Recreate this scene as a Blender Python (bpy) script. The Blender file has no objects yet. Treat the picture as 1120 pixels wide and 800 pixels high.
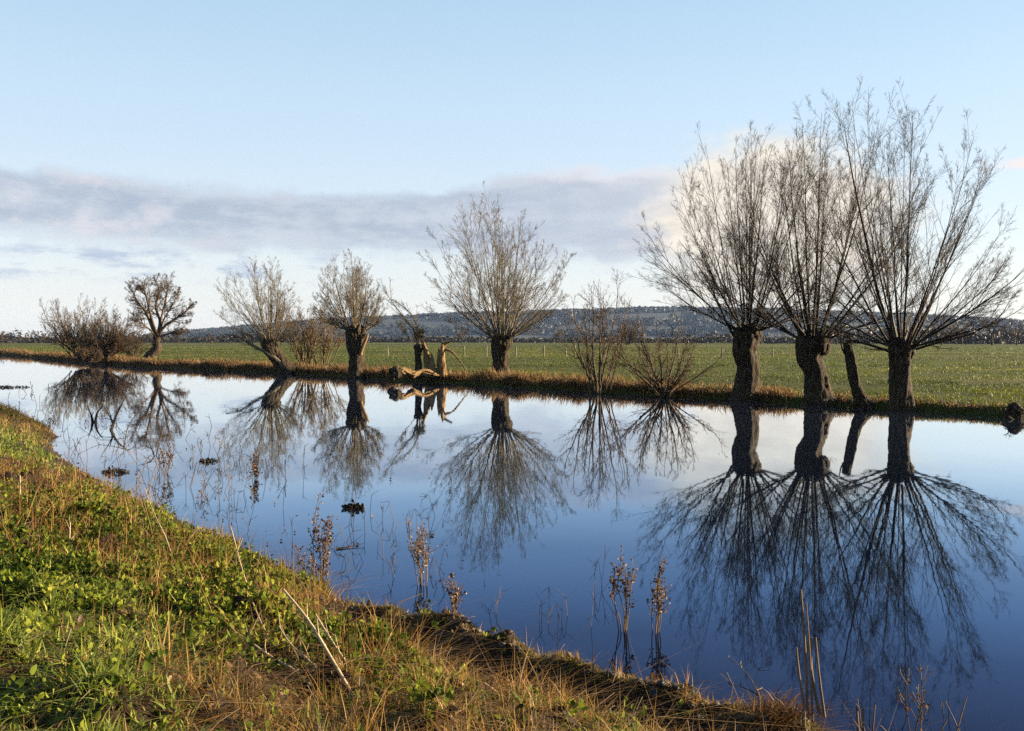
import bpy, math, random
import numpy as np
from math import radians as R

rng = np.random.default_rng(7)
SC = bpy.context.scene
COL = SC.collection

# ------------------------------------------------------------------ camera
F_PX, CAM_H, HOR = 1050.0, 2.6, 370.0
TH = math.atan((400 - HOR) / F_PX)
cd = bpy.data.cameras.new('camera')
cam = bpy.data.objects.new('camera', cd); COL.objects.link(cam)
cam.location = (0, 0, CAM_H); cam.rotation_euler = (math.pi / 2 - TH, 0, 0)
cd.sensor_width = 36; cd.lens = 36 * F_PX / 1120; cd.clip_end = 20000; cd.clip_start = 0.1
SC.camera = cam

def ray(px, py):
    a, b = (px - 560) / F_PX, (400 - py) / F_PX
    return np.array([a, math.cos(TH) + b * math.sin(TH), -math.sin(TH) + b * math.cos(TH)])
def on(px, py, z=0.0):
    d = ray(px, py); k = (z - CAM_H) / d[2]
    return d * k + np.array([0, 0, CAM_H])
def at(px, py, Y):
    d = ray(px, py); return d * (Y / d[1]) + np.array([0, 0, CAM_H])

# ------------------------------------------------------------------ noise
def _h(i, j, s):
    n = np.sin(i * 127.1 + j * 311.7 + s * 74.7) * 43758.5453
    return n - np.floor(n)
def vnoise(x, y, s=0):
    xi, yi = np.floor(x), np.floor(y); fx, fy = x - xi, y - yi
    fx = fx * fx * (3 - 2 * fx); fy = fy * fy * (3 - 2 * fy)
    return (_h(xi, yi, s) * (1 - fx) + _h(xi + 1, yi, s) * fx) * (1 - fy) + (_h(xi, yi + 1, s) * (1 - fx) + _h(xi + 1, yi + 1, s) * fx) * fy
def fbm(x, y, s=0, o=4):
    v, a, t = 0, .5, 0
    for k in range(o):
        v = v + a * vnoise(x * 2 ** k, y * 2 ** k, s + k * 3.1); t += a; a *= .5
    return v / t

# ------------------------------------------------------------------ materials
def mat(name):
    m = bpy.data.materials.new(name); m.use_nodes = True
    nt = m.node_tree; nt.nodes.clear()
    out = nt.nodes.new('ShaderNodeOutputMaterial')
    return m, nt, out
def N(nt, t, **kw):
    n = nt.nodes.new(t)
    for k, v in kw.items():
        if k.startswith('i_'): n.inputs[k[2:].replace('_', ' ')].default_value = v
        else: setattr(n, k, v)
    return n
ALB = .70      # gain that darkens all material colours, to deepen shade and contrast
def ramp(nt, fac, stops, gain=1.0):
    r = nt.nodes.new('ShaderNodeValToRGB')
    e = r.color_ramp.elements
    while len(e) < len(stops): e.new(.5)
    for k, (p, c) in enumerate(stops):
        e[k].position = p; e[k].color = (c[0] * gain, c[1] * gain, c[2] * gain, 1)
    nt.links.new(fac, r.inputs[0]); return r.outputs[0]
def noise(nt, vec, scale, detail=4, rough=.6):
    n = N(nt, 'ShaderNodeTexNoise', i_Scale=scale, i_Detail=detail, i_Roughness=rough)
    if vec is not None: nt.links.new(vec, n.inputs['Vector'])
    return n.outputs['Fac']
def mapping(nt, src, scale):
    m = N(nt, 'ShaderNodeMapping'); m.inputs['Scale'].default_value = scale
    nt.links.new(src, m.inputs['Vector']); return m.outputs['Vector']
def bump(nt, h, strength, dist):
    b = N(nt, 'ShaderNodeBump', i_Strength=strength, i_Distance=dist)
    nt.links.new(h, b.inputs['Height']); return b.outputs['Normal']
def mixc(nt, f, a, b):
    m = N(nt, 'ShaderNodeMix', data_type='RGBA')
    for s, v in ((m.inputs[0], f), (m.inputs[6], a), (m.inputs[7], b)):
        if hasattr(v, 'is_linked'): nt.links.new(v, s)
        else: s.default_value = v if not isinstance(v, tuple) else (*v, 1)
    return m.outputs[2]

def surf_mat(name, stops, scale, rough=.9, bumps=None, vscale=(1, 1, 1), detail=6, spec=.2):
    m, nt, out = mat(name)
    tc = N(nt, 'ShaderNodeTexCoord')
    v = mapping(nt, tc.outputs['Object'], vscale)
    c = ramp(nt, noise(nt, v, scale, detail, .65), stops, ALB)
    p = N(nt, 'ShaderNodeBsdfPrincipled', i_Roughness=rough)
    p.inputs['Specular IOR Level'].default_value = spec
    nt.links.new(c, p.inputs['Base Color'])
    if bumps:
        nt.links.new(bump(nt, noise(nt, v, bumps[0], 6, .7), bumps[1], bumps[2]), p.inputs['Normal'])
    nt.links.new(p.outputs[0], out.inputs[0])
    return m

def leaf_mat(name, stops, transl=.35, rough=.6, spec=.25):
    """blades and leaves: colour from the per-plant 'tint' attribute, some light through the blade"""
    m, nt, out = mat(name)
    at_ = N(nt, 'ShaderNodeAttribute', attribute_name='tint')
    c = ramp(nt, at_.outputs['Fac'], stops, ALB)
    p = N(nt, 'ShaderNodeBsdfPrincipled', i_Roughness=rough)
    p.inputs['Specular IOR Level'].default_value = spec
    nt.links.new(c, p.inputs['Base Color'])
    t = N(nt, 'ShaderNodeBsdfTranslucent'); nt.links.new(c, t.inputs['Color'])
    mx = N(nt, 'ShaderNodeMixShader'); mx.inputs[0].default_value = transl
    nt.links.new(p.outputs[0], mx.inputs[1]); nt.links.new(t.outputs[0], mx.inputs[2])
    nt.links.new(mx.outputs[0], out.inputs[0])
    return m

def bark_mat(name, dark, mid, light, scale=3.0, moss=None):
    m, nt, out = mat(name)
    tc = N(nt, 'ShaderNodeTexCoord')
    v = mapping(nt, tc.outputs['Object'], (scale, scale, scale * .22))
    f = noise(nt, v, 4.0, 8, .7)
    c = ramp(nt, f, [(.3, dark), (.5, mid), (.72, light)], ALB)
    if moss:
        g = ramp(nt, noise(nt, tc.outputs['Object'], 1.6, 5), [(.52, (0, 0, 0)), (.66, (1, 1, 1))])
        c = mixc(nt, g, c, moss)
    p = N(nt, 'ShaderNodeBsdfPrincipled', i_Roughness=.9); p.inputs['Specular IOR Level'].default_value = .15
    nt.links.new(c, p.inputs['Base Color'])
    nt.links.new(bump(nt, f, .9, .06), p.inputs['Normal'])
    nt.links.new(p.outputs[0], out.inputs[0])
    return m

M = {}
M['bark'] = bark_mat('willow_bark', (.005, .0035, .0025), (.034, .023, .013), (.17, .115, .062), 3.0, (.030, .028, .010))
M['bark_pale'] = bark_mat('weathered_wood', (.05, .028, .012), (.24, .15, .065), (.44, .30, .15), 3.5)
M['bark_far'] = bark_mat('far_bark', (.014, .010, .006), (.055, .039, .024), (.15, .11, .07), 1.6)
M['twig_backlit'] = surf_mat('backlit_willow_twig', [(.3, (.014, .010, .006)), (.7, (.055, .037, .018))], 1.2, .75)  # willow twig darkened: the backlit look of the right crowns is in the colour
M['twig_sunlit'] = surf_mat('sunlit_willow_twig', [(.3, (.08, .062, .036)), (.7, (.23, .185, .115))], 1.0, .75)  # same willow twig lightened: sunlight on the other crowns is in the colour
M['twig_gold'] = surf_mat('golden_twig', [(.3, (.10, .068, .03)), (.7, (.25, .17, .08))], 1.0, .8)
M['twig_brown'] = surf_mat('brown_twig', [(.3, (.05, .032, .018)), (.7, (.13, .085, .045))], 1.0, .8)
M['dead_leaf'] = leaf_mat('dead_leaf', [(0, (.06, .035, .02)), (.5, (.16, .09, .04)), (1, (.28, .19, .09))], .25)
M['seed'] = leaf_mat('seed_head', [(0, (.05, .028, .018)), (.6, (.17, .09, .05)), (1, (.36, .24, .14))], .2)
M['pale_seed'] = leaf_mat('pale_seed_head', [(0, (.12, .075, .05)), (.6, (.30, .20, .13)), (1, (.52, .40, .28))], .2)
M['stem'] = surf_mat('dead_stem', [(.3, (.10, .065, .035)), (.7, (.24, .16, .085))], 6, .8)
M['straw'] = surf_mat('straw_stalk', [(.3, (.34, .24, .12)), (.7, (.56, .43, .25))], 8, .7)
M['grass'] = leaf_mat('lush_grass', [(0, (.035, .07, .008)), (.5, (.16, .215, .028)), (1, (.40, .42, .07))], .4)
M['tussock'] = leaf_mat('mixed_grass', [(0, (.05, .042, .007)), (.35, (.15, .12, .018)), (.7, (.31, .21, .042)), (1, (.50, .35, .12))], .35)
M['dry'] = leaf_mat('dry_grass', [(0, (.08, .034, .008)), (.5, (.33, .165, .034)), (1, (.62, .40, .13))], .35)
M['leaf'] = leaf_mat('bank_leaf', [(0, (.022, .04, .006)), (.4, (.09, .13, .013)), (.75, (.22, .25, .024)), (1, (.36, .34, .05))], .35, .75, .1)
M['reed'] = leaf_mat('bank_reed', [(0, (.035, .018, .006)), (.45, (.15, .08, .028)), (1, (.42, .27, .11))], .4)
M['pasture'] = leaf_mat('pasture_grass', [(0, (.035, .045, .004)), (.45, (.095, .128, .008)), (.8, (.20, .205, .022)), (1, (.30, .23, .06))], .35)
M['wood'] = leaf_mat('far_wood', [(0, (.012, .010, .006)), (.5, (.028, .022, .013)), (1, (.055, .04, .022))], .15)
M['hillwood'] = leaf_mat('hill_wood', [(0, (.010, .012, .010)), (.5, (.020, .022, .017)), (1, (.034, .034, .024))], .1)
M['post'] = surf_mat('fence_post', [(.3, (.16, .13, .09)), (.7, (.34, .29, .21))], 3, .9)
M['wire'] = surf_mat('fence_wire', [(.3, (.12, .11, .10)), (.7, (.2, .19, .18))], 3, .6)
M['mud'] = surf_mat('bank_soil', [(.3, (.010, .006, .003)), (.5, (.028, .017, .008)), (.75, (.075, .043, .019))], 3.2, .85, (14, .8, .04))
M['mudclod'] = surf_mat('wet_mud', [(.3, (.008, .005, .003)), (.6, (.022, .015, .007)), (.8, (.055, .045, .014))], 7, .6, (25, .8, .02), spec=.4)
M['hill'] = surf_mat('hillside', [(.35, (.012, .014, .010)), (.5, (.02, .021, .015)), (.64, (.036, .042, .018)), (.72, (.022, .021, .015))], .006, .95, detail=8)

def meadow_mat():
    m, nt, out = mat('meadow')
    tc = N(nt, 'ShaderNodeTexCoord')
    v = tc.outputs['Object']
    c1 = ramp(nt, noise(nt, v, .35, 8, .7), [(.3, (.028, .036, .005)), (.5, (.075, .084, .010)), (.7, (.16, .15, .022))], ALB)
    vs = mapping(nt, v, (.3, 1.6, 1))
    c2 = ramp(nt, noise(nt, vs, .035, 5, .6), [(.35, (.035, .052, .007)), (.52, (.09, .11, .015)), (.66, (.22, .165, .055))], ALB)
    c = mixc(nt, .62, c1, c2)
    p = N(nt, 'ShaderNodeBsdfPrincipled', i_Roughness=.95); p.inputs['Specular IOR Level'].default_value = .1
    nt.links.new(c, p.inputs['Base Color'])
    nt.links.new(bump(nt, noise(nt, v, 2.2, 8, .75), 1.0, .5), p.inputs['Normal'])
    nt.links.new(p.outputs[0], out.inputs[0]); return m
M['meadow'] = meadow_mat()

def water_mat():
    m, nt, out = mat('river_water')
    tc = N(nt, 'ShaderNodeTexCoord')
    v = mapping(nt, tc.outputs['Object'], (1, .7, 1))
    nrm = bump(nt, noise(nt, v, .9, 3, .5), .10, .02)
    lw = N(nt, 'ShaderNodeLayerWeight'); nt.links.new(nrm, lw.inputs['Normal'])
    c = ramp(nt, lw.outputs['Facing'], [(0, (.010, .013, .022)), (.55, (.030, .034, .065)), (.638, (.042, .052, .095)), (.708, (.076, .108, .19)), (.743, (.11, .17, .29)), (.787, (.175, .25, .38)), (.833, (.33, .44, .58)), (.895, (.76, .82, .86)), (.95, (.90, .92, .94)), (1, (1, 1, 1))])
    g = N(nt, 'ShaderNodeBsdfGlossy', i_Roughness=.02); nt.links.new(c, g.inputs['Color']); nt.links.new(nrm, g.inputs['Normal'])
    d = N(nt, 'ShaderNodeBsdfDiffuse'); d.inputs['Color'].default_value = (.002, .003, .006, 1)
    ad = N(nt, 'ShaderNodeAddShader'); nt.links.new(g.outputs[0], ad.inputs[0]); nt.links.new(d.outputs[0], ad.inputs[1])
    nt.links.new(ad.outputs[0], out.inputs[0]); return m
M['water'] = water_mat()

# ------------------------------------------------------------------ mesh plumbing
class MB:
    """collects vertex and face arrays for ONE mesh object"""
    def __init__(s): s.v, s.f, s.n, s.t = [], [], 0, []
    def add(s, V, Fc, tint=None):
        V = np.asarray(V, float).reshape(-1, 3); Fc = np.asarray(Fc, int)
        s.v.append(V); s.f.append(Fc + s.n); s.n += len(V)
        s.t.append(np.full(len(V), .5) if tint is None else np.asarray(tint, float))
        return s
    def tubes(s, P, Rr, sides=4, tint=None, cap=False):
        """P (n,K,3) centre lines, Rr (n,K) radii"""
        P = np.asarray(P, float); Rr = np.asarray(Rr, float)
        n, K, _ = P.shape
        if n == 0: return s
        T = np.gradient(P, axis=1); T /= np.linalg.norm(T, axis=2, keepdims=True) + 1e-9
        ref = np.where(np.abs(T[:, :1, 2:3]) > .8, np.array([[[1., 0, 0]]]), np.array([[[0, 0, 1.]]]))
        ref = np.broadcast_to(ref, T.shape)
        A = np.cross(T, ref); A /= np.linalg.norm(A, axis=2, keepdims=True) + 1e-9
        B = np.cross(T, A)
        ph = np.arange(sides) * 2 * math.pi / sides
        V = P[:, :, None] + Rr[:, :, None, None] * (A[:, :, None] * np.cos(ph)[None, None, :, None] + B[:, :, None] * np.sin(ph)[None, None, :, None])
        i = np.arange(n)[:, None, None] * K * sides + np.arange(K - 1)[None, :, None] * sides
        j = np.arange(sides)[None, None]; j2 = (j + 1) % sides
        Fc = np.stack([i + j, i + j2, i + sides + j2, i + sides + j], -1).reshape(-1, 4)
        tt = None if tint is None else np.repeat(tint, K * sides)
        s.add(V, Fc, tt)
        return s
    def tri(s, V, Fc, tint=None):
        Fc = np.asarray(Fc, int); s.add(V, np.c_[Fc, Fc[:, 2]], tint)   # triangles as degenerate quads, cleaned on build
        return s
    def build(s, name, m, parent=None, smooth=False):
        me = bpy.data.meshes.new(name)
        V = np.concatenate(s.v); Fq = np.concatenate(s.f)
        tri = Fq[:, 2] == Fq[:, 3]
        cnt = np.where(tri, 3, 4); start = np.r_[0, np.cumsum(cnt)[:-1]]
        mask = np.ones(Fq.shape, bool); mask[:, 3] = ~tri
        loops = Fq[mask]
        me.vertices.add(len(V)); me.loops.add(len(loops)); me.polygons.add(len(Fq))
        o = bpy.data.objects.new(name, me); COL.objects.link(o)
        if parent is not None:
            o.parent = parent
            V = V - np.array(parent.location if parent.parent is None else (np.array(parent.location) + np.array(parent.parent.location)))
        me.vertices.foreach_set('co', V.ravel().astype(np.float32))
        me.loops.foreach_set('vertex_index', loops.astype(np.int32))
        me.polygons.foreach_set('loop_start', start.astype(np.int32))
        me.polygons.foreach_set('loop_total', cnt.astype(np.int32))
        if smooth: me.polygons.foreach_set('use_smooth', np.ones(len(Fq), bool))
        at_ = me.attributes.new('tint', 'FLOAT', 'POINT')
        at_.data.foreach_set('value', np.concatenate(s.t).astype(np.float32))
        me.update(); me.validate()
        me.materials.append(m)
        return o

def tag(o, label=None, cat=None, group=None, kind=None):
    if label: o['label'] = label
    if cat: o['category'] = cat
    if group: o['group'] = group
    if kind: o['kind'] = kind
    return o
def empty(name, loc, label, cat, group=None):
    o = bpy.data.objects.new(name, None); COL.objects.link(o)
    o.location = tuple(loc); o.empty_display_size = .3
    return tag(o, label, cat, group)
def recentre(o, loc):
    """move the origin of a top-level mesh to its base"""
    me = o.data; n = len(me.vertices); c = np.empty(n * 3, np.float32); me.vertices.foreach_get('co', c)
    c = c.reshape(-1, 3) - np.array(loc, np.float32); me.vertices.foreach_set('co', c.ravel()); me.update()
    o.location = tuple(loc); return o

def sheet(name, X, Y, Z, m, kind='structure', smooth=True):
    a, b = X.shape
    i = np.arange(a - 1)[:, None] * b + np.arange(b - 1)[None]
    Fc = np.stack([i, i + 1, i + b + 1, i + b], -1).reshape(-1, 4)
    o = MB().add(np.stack([X, Y, Z], -1), Fc).build(name, m, None, smooth)
    return tag(o, kind=kind)

# ------------------------------------------------------------------ growing
def unit(v): return v / (np.linalg.norm(v, axis=-1, keepdims=True) + 1e-9)
def grow(P, Rr, n, t0, t1, lf, ang, up, K=4, jit=.12, rf=.55, rtip=.004, rmax=9, lmin=.12, rg=rng, tp=.75, out=0, centre=None):
    """side shoots for every centre line of P"""
    n0, K0, _ = P.shape
    L = np.linalg.norm(np.diff(P, axis=1), axis=2).sum(1)
    idx = np.repeat(np.arange(n0), n)
    t = rg.uniform(t0, t1, len(idx)); g = t * (K0 - 1); i = np.minimum(g.astype(int), K0 - 2); fr = (g - i)[:, None]
    A, B = P[idx, i], P[idx, i + 1]
    p0 = A * (1 - fr) + B * fr; T = unit(B - A)
    r0 = Rr[idx, i] * (1 - fr[:, 0]) + Rr[idx, i + 1] * fr[:, 0]
    pr = unit(np.cross(T, rg.normal(size=T.shape)))
    a = np.radians(rg.normal(ang, 9, len(idx)))[:, None]
    d = unit(T * np.cos(a) + pr * np.sin(a))
    ln = np.maximum(L[idx] * lf * (1 - tp * t) * rg.uniform(.55, 1.25, len(idx)), lmin)
    Q = np.empty((len(idx), K, 3)); Q[:, 0] = p0
    for k in range(1, K):
        d = unit(d + np.array([0, 0, up / K]) + rg.normal(0, jit, d.shape))
        Q[:, k] = Q[:, k - 1] + d * (ln / (K - 1))[:, None]
    rs = np.minimum(r0 * rf, rmax)
    w = np.linspace(0, 1, K)[None]
    return Q, np.maximum(rs[:, None] * (1 - w) + rtip * w, rtip)

def spline(ctrl, K):
    """smooth centre line through control points"""
    c = np.asarray(ctrl, float); n = len(c)
    if n == 2: return c[0] + (c[1] - c[0]) * np.linspace(0, 1, K)[:, None]
    c = np.vstack([2 * c[0] - c[1], c, 2 * c[-1] - c[-2]])
    out = []
    for u in np.linspace(0, n - 1, K):
        i = min(int(u), n - 2); f = u - i; p0, p1, p2, p3 = c[i:i + 4]
        out.append(.5 * (2 * p1 + (p2 - p0) * f + (2 * p0 - 5 * p1 + 4 * p2 - p3) * f * f + (3 * p1 - p0 - 3 * p2 + p3) * f ** 3))
    return np.array(out)

def trunk_mesh(mb, ctrl, radii, K=44, S=40, rough=.16, seed=0, cap=True, flute=.10):
    """one trunk: rings along a curve with burrs, flutes and a closed rounded top"""
    C = spline(ctrl, K)
    rr = np.interp(np.linspace(0, 1, K), np.linspace(0, 1, len(radii)), radii)
    T = unit(np.gradient(C, axis=0)); A = unit(np.cross(T, np.array([0, 1., 0.05]))); B = np.cross(T, A)
    ph = np.arange(S) * 2 * math.pi / S
    z = np.linspace(0, 1, K)[:, None]; arc = np.r_[0, np.cumsum(np.linalg.norm(np.diff(C, axis=0), axis=1))][:, None]
    nz = fbm(np.cos(ph)[None] * 1.6 + 9 + seed, np.sin(ph)[None] * 1.6 + arc * 1.5 + seed * 3, seed) - .5
    nz2 = fbm(np.cos(ph)[None] * 4 + 19 + seed, np.sin(ph)[None] * 4 + arc * 3.5, seed + 5) - .5
    fl = np.cos(ph * 5 + seed + arc * .8) * flute * np.maximum(0, 1 - z * 2.6) ** 1.2
    lf_ = np.abs(fbm(np.cos(ph)[None] * 5 + 31 + seed + arc * .5, np.sin(ph)[None] * 5 + arc * .9, seed + 8, 3) - .5)
    r = rr[:, None] * (1 + rough * 2.4 * nz + rough * 1.5 * nz2 + fl - rough * 1.6 * np.maximum(0, .12 - lf_) / .12 * .5)
    V = C[:, None] + r[:, :, None] * (A[:, None] * np.cos(ph)[None, :, None] + B[:, None] * np.sin(ph)[None, :, None])
    V = V.reshape(-1, 3)
    i = np.arange(K - 1)[:, None] * S; j = np.arange(S)[None]
    Fc = np.stack([i + j, i + (j + 1) % S, i + S + (j + 1) % S, i + S + j], -1).reshape(-1, 4)
    mb.add(V, Fc)
    if cap:
        top = C[-1] + T[-1] * rr[-1] * .35
        n0 = (K - 1) * S
        mid = V[n0:n0 + S] * .5 + top * .5 + T[-1] * rr[-1] * .12
        Vc = np.vstack([V[n0:n0 + S], mid, top]); jj = np.arange(S)
        q = np.stack([jj, (jj + 1) % S, S + (jj + 1) % S, S + jj], -1)
        t3 = np.stack([S + jj, S + (jj + 1) % S, np.full(S, 2 * S), np.full(S, 2 * S)], -1)
        mb.add(Vc, np.vstack([q, t3]))
    return mb

def lumps(mb, centre, rad, n, size, seed=0):
    """knuckles of a pollard head: lumpy closed knobs half sunk in the wood"""
    rg = np.random.default_rng(seed)
    U, W = 9, 6
    for k in range(n):
        d = unit(rg.normal(size=3) * np.array([1, 1, .55])); c = np.array(centre) + d * rad * np.array([1, 1, .8])
        s = size * rg.uniform(.6, 1.25)
        th = np.linspace(0, math.pi, W)[:, None]; ph = np.arange(U)[None] * 2 * math.pi / U
        w = s * (1 + .5 * (vnoise(np.cos(ph) * 1.5 + k * 7 + np.cos(th), np.sin(ph) * 1.5 + th, k) - .5))
        V = np.stack([c[0] + w * np.sin(th) * np.cos(ph), c[1] + w * np.sin(th) * np.sin(ph), c[2] + 1.2 * w * np.cos(th) + 0 * ph], -1).reshape(-1, 3)
        i = np.arange(W - 1)[:, None] * U; j = np.arange(U)[None]
        mb.add(V, np.stack([i + j, i + (j + 1) % U, i + U + (j + 1) % U, i + U + j], -1).reshape(-1, 4))

def fan(head, hr, n, env, K, r0, rtip, rg, curve=.35, dense=1.0, lean=0., thmax=None, straight=.04):
    """n boughs rising from a pollard head. env: (signed lean angle in degrees, reach in metres), seen along the river"""
    ea = np.array([e[0] for e in env], float); el = np.array([e[1] for e in env], float)
    P = np.empty((n, K, 3)); Rr = np.empty((n, K))
    amin, amax = min(72, abs(ea[0])), min(72, abs(ea[-1]))
    for k in range(n):
        az = k * 2.39996 + rg.uniform(-.3, .3)
        u = ((k + .5) / n) ** dense
        side = math.cos(az)
        lim = (amax if side > 0 else amin) * abs(side) + 62 * (1 - abs(side))
        th = R(u * lim)
        sgn = math.degrees(th) * side
        reach = float(np.interp(sgn, ea, el)) * rg.uniform(.80, 1.03)
        dirv = np.array([math.sin(th) * side, math.sin(th) * math.sin(az), math.cos(th)])
        # starts flatter than it ends: pollard shoots sweep outwards, then up
        tip = np.array(head) + dirv * reach
        st = np.array(head) + unit(np.array([dirv[0], dirv[1], .25])) * hr * rg.uniform(.45, .95)
        out = unit(np.array([dirv[0] * 1.12, dirv[1] * 1.12, dirv[2] * .95 + .05]))
        c1 = st + out * reach * .33; c2 = tip - unit(dirv + np.array([0, 0, curve])) * reach * .3
        w = np.linspace(0, 1, K)[:, None]
        P[k] = (1 - w) ** 3 * st + 3 * w * (1 - w) ** 2 * c1 + 3 * w * w * (1 - w) * c2 + w ** 3 * tip
        wob = np.cumsum(rg.normal(0, straight, (K, 3)), axis=0); wob[0] = 0
        P[k] += wob * reach * .12
        rb = r0 * rg.uniform(.55, 1.15)
        Rr[k] = rb * (1 - w[:, 0]) ** 1.25 + rtip
    return P, Rr

def crown(mb, P, Rr, rg, lv, sides=(6, 4, 3)):
    """boughs and two or three orders of twigs in one crown mesh. lv: list of dicts for grow()"""
    mb.tubes(P, Rr, sides[0])
    Q, q = P, Rr
    for k, a in enumerate(lv):
        Q, q = grow(Q, q, rg=rg, **a)
        mb.tubes(Q, q, sides[min(k + 1, len(sides) - 1)])
    return mb

WILLOW_NEAR = [dict(n=11, t0=.10, t1=.98, lf=.50, ang=27, up=.40, K=7, jit=.05, rf=.5, rtip=.0042, rmax=.016, tp=.62),
               dict(n=9, t0=.12, t1=1, lf=.42, ang=31, up=.22, K=5, jit=.06, rf=.55, rtip=.0034, rmax=.0075),
               dict(n=5, t0=.12, t1=1, lf=.52, ang=36, up=.12, K=3, jit=.08, rf=.7, rtip=.0028, rmax=.0042)]
WILLOW_MID = [dict(n=11, t0=.10, t1=.98, lf=.48, ang=27, up=.38, K=6, jit=.06, rf=.5, rtip=.0052, rmax=.018, tp=.62),
              dict(n=8, t0=.1, t1=1, lf=.44, ang=31, up=.2, K=4, jit=.07, rf=.55, rtip=.0044, rmax=.0095),
              dict(n=4, t0=.15, t1=1, lf=.52, ang=36, up=.1, K=3, jit=.08, rf=.7, rtip=.0036, rmax=.0052)]
WILLOW_FAR = [dict(n=11, t0=.12, t1=.97, lf=.42, ang=30, up=.4, K=5, jit=.1, rf=.55, rtip=.009, rmax=.05),
              dict(n=9, t0=.12, t1=1, lf=.5, ang=36, up=.25, K=4, jit=.12, rf=.6, rtip=.008, rmax=.022)]

# ------------------------------------------------------------------ far side: meadow
NF = np.array([.70, .714])
far_px = [(0, 388), (60, 393.5), (140, 400.5), (220, 404), (300, 407.5), (400, 413.5), (500, 419.5), (650, 428.5), (800, 437), (893, 443), (985, 449), (1120, 457)]
fe = [on(*p)[:2] for p in far_px]
fe = np.array([(-2600, 3300), (-600, 800), (-190, 290)] + [tuple(p) for p in fe] + [(26, 25), (48, 3), (120, -70), (600, -540)])
TF = np.array([.714, -.70])
fv, fo = fe @ TF, fe @ NF
def far_edge(v): return np.interp(v, fv, fo) + .35 * (fbm(v * .35, v * 0 + 3., 2) - .5) * 2
def far_z(t, v):
    base = np.interp(t, [-2, -.25, 0, .25, .8, 2.0, 6, 30, 5000], [-1.2, -.45, .0, .22, .32, .38, .40, .42, .45])
    return base + np.clip(t * 1.5, 0, 1) * .20 * (fbm(v * .8, t * .5, 4) - .5)
tt = np.r_[-1.5, -.6, -.25, 0, .12, .25, .5, .8, 1.3, 2, 3, 4.5, np.geomspace(6, 5200, 40)]
vv = np.r_[np.linspace(fv[0], -220, 12), np.linspace(-200, 45, 420), np.linspace(60, fv[-1], 10)]
VV, TT = np.meshgrid(vv, tt, indexing='ij')
E = far_edge(VV) + TT
sheet('meadow', VV * TF[0] + E * NF[0], VV * TF[1] + E * NF[1], far_z(TT, VV), M['meadow'])
def far_ground(x, y):
    v = x * TF[0] + y * TF[1]; return far_z(x * NF[0] + y * NF[1] - far_edge(v), v)

# ------------------------------------------------------------------ near bank
NN = np.array([.74, .6726]); NN /= np.linalg.norm(NN); TN = np.array([-NN[1], NN[0]])
near_px = [(-60, 432), (-10, 441), (20, 452), (48, 466), (60, 476), (54, 490), (80, 512), (150, 541), (205, 572), (290, 604), (385, 642), (450, 660), (520, 672), (610, 700), (700, 724), (790, 752), (870, 782), (920, 800)]
ne = np.array([on(p[0], p[1], np.interp(p[0], [60, 150, 450], [.0, .12, .24]))[:2] for p in near_px])
ne = np.vstack([[(-160, 230), (-60, 88)], ne, [(2.9, 4.6), (6.5, 2.2), (20, -14), (120, -120)]])
nv, no = ne @ TN, ne @ NN
order = np.argsort(nv); nv, no = nv[order], no[order]
def near_edge(v): return np.interp(v, nv, no) + .12 * (fbm(v * 1.7, v * 0, 9) - .5) * 2 + .16 * (fbm(v * 4.5, v * 0, 19, 3) - .5) * 2
V_R = float(on(440, 660)[:2] @ TN)     # the muddy ridge runs from here down river
def near_z(s, v):
    """height of the near bank at s metres inland of the water's edge"""
    a = np.interp(s, [-3, -.6, 0, .25, .6, 1.2, 2.5, 4, 6, 12, 60, 400], [-1.4, -.35, .0, .12, .20, .33, .60, .82, .98, 1.1, 1.2, 1.3])
    b = np.interp(s, [-3, -.5, 0, .08, .19, .30, .42, .75, .92, 1.25, 2.6, 4, 6, 12, 60, 400], [-1.4, -.35, .0, .15, .20, .12, -.07, -.07, .12, .26, .56, .80, .98, 1.1, 1.2, 1.3])
    w = np.clip((V_R - v) / .9, 0, 1); w = w * w * (3 - 2 * w)
    z = a * (1 - w) + b * w
    amp = np.clip(s * .5, 0.05, 1) * np.clip(s / .15, 0, 1)
    return z + amp * (.26 * (fbm(v * .9, s * .9, 11) - .5) + .24 * (fbm(v * 2.6, s * 2.6, 12) - .5) + .62 * np.maximum(0, fbm(v * 3.4, s * 3.4, 41, 3) - .50) - .5 * np.maximum(0, .42 - fbm(v * 4.1, s * 4.1, 42, 3))) + w * np.exp(-((s - .2) / .2) ** 2) * .26 * (fbm(v * 2.8, s * 2.8, 43, 3) - .55) + (s > 0) * .035 * (fbm(v * 9, s * 9, 14) - .5)
def near_xy(s, v):
    n = near_edge(v) - s
    return v * TN[0] + n * NN[0], v * TN[1] + n * NN[1]
def near_sv(x, y):
    v = x * TN[0] + y * TN[1]; return near_edge(v) - (x * NN[0] + y * NN[1]), v
ss = np.r_[-2.5, -1.2, -.5, -.2, np.linspace(0, 2.5, 50), np.linspace(2.6, 7, 50), np.geomspace(7.6, 300, 16)]
vv2 = np.r_[np.linspace(-120, -10, 10), np.linspace(-9, 20, 420), np.linspace(20.4, 60, 120), np.linspace(66, 250, 10)]
V2, S2 = np.meshgrid(vv2, ss, indexing='ij')
X2, Y2 = near_xy(S2, V2)
sheet('near_bank', X2, Y2, near_z(S2, V2), M['mud'])
def near_ground(x, y):
    s, v = near_sv(x, y); return near_z(s, v)
def on_near(px, py):
    """point of the near bank under a direction of view"""
    z = .6
    for _ in range(14):
        p = on(px, py, z); z = .5 * z + .5 * float(near_ground(p[0], p[1]))
    p[2] = float(near_ground(p[0], p[1])); return p

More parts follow.
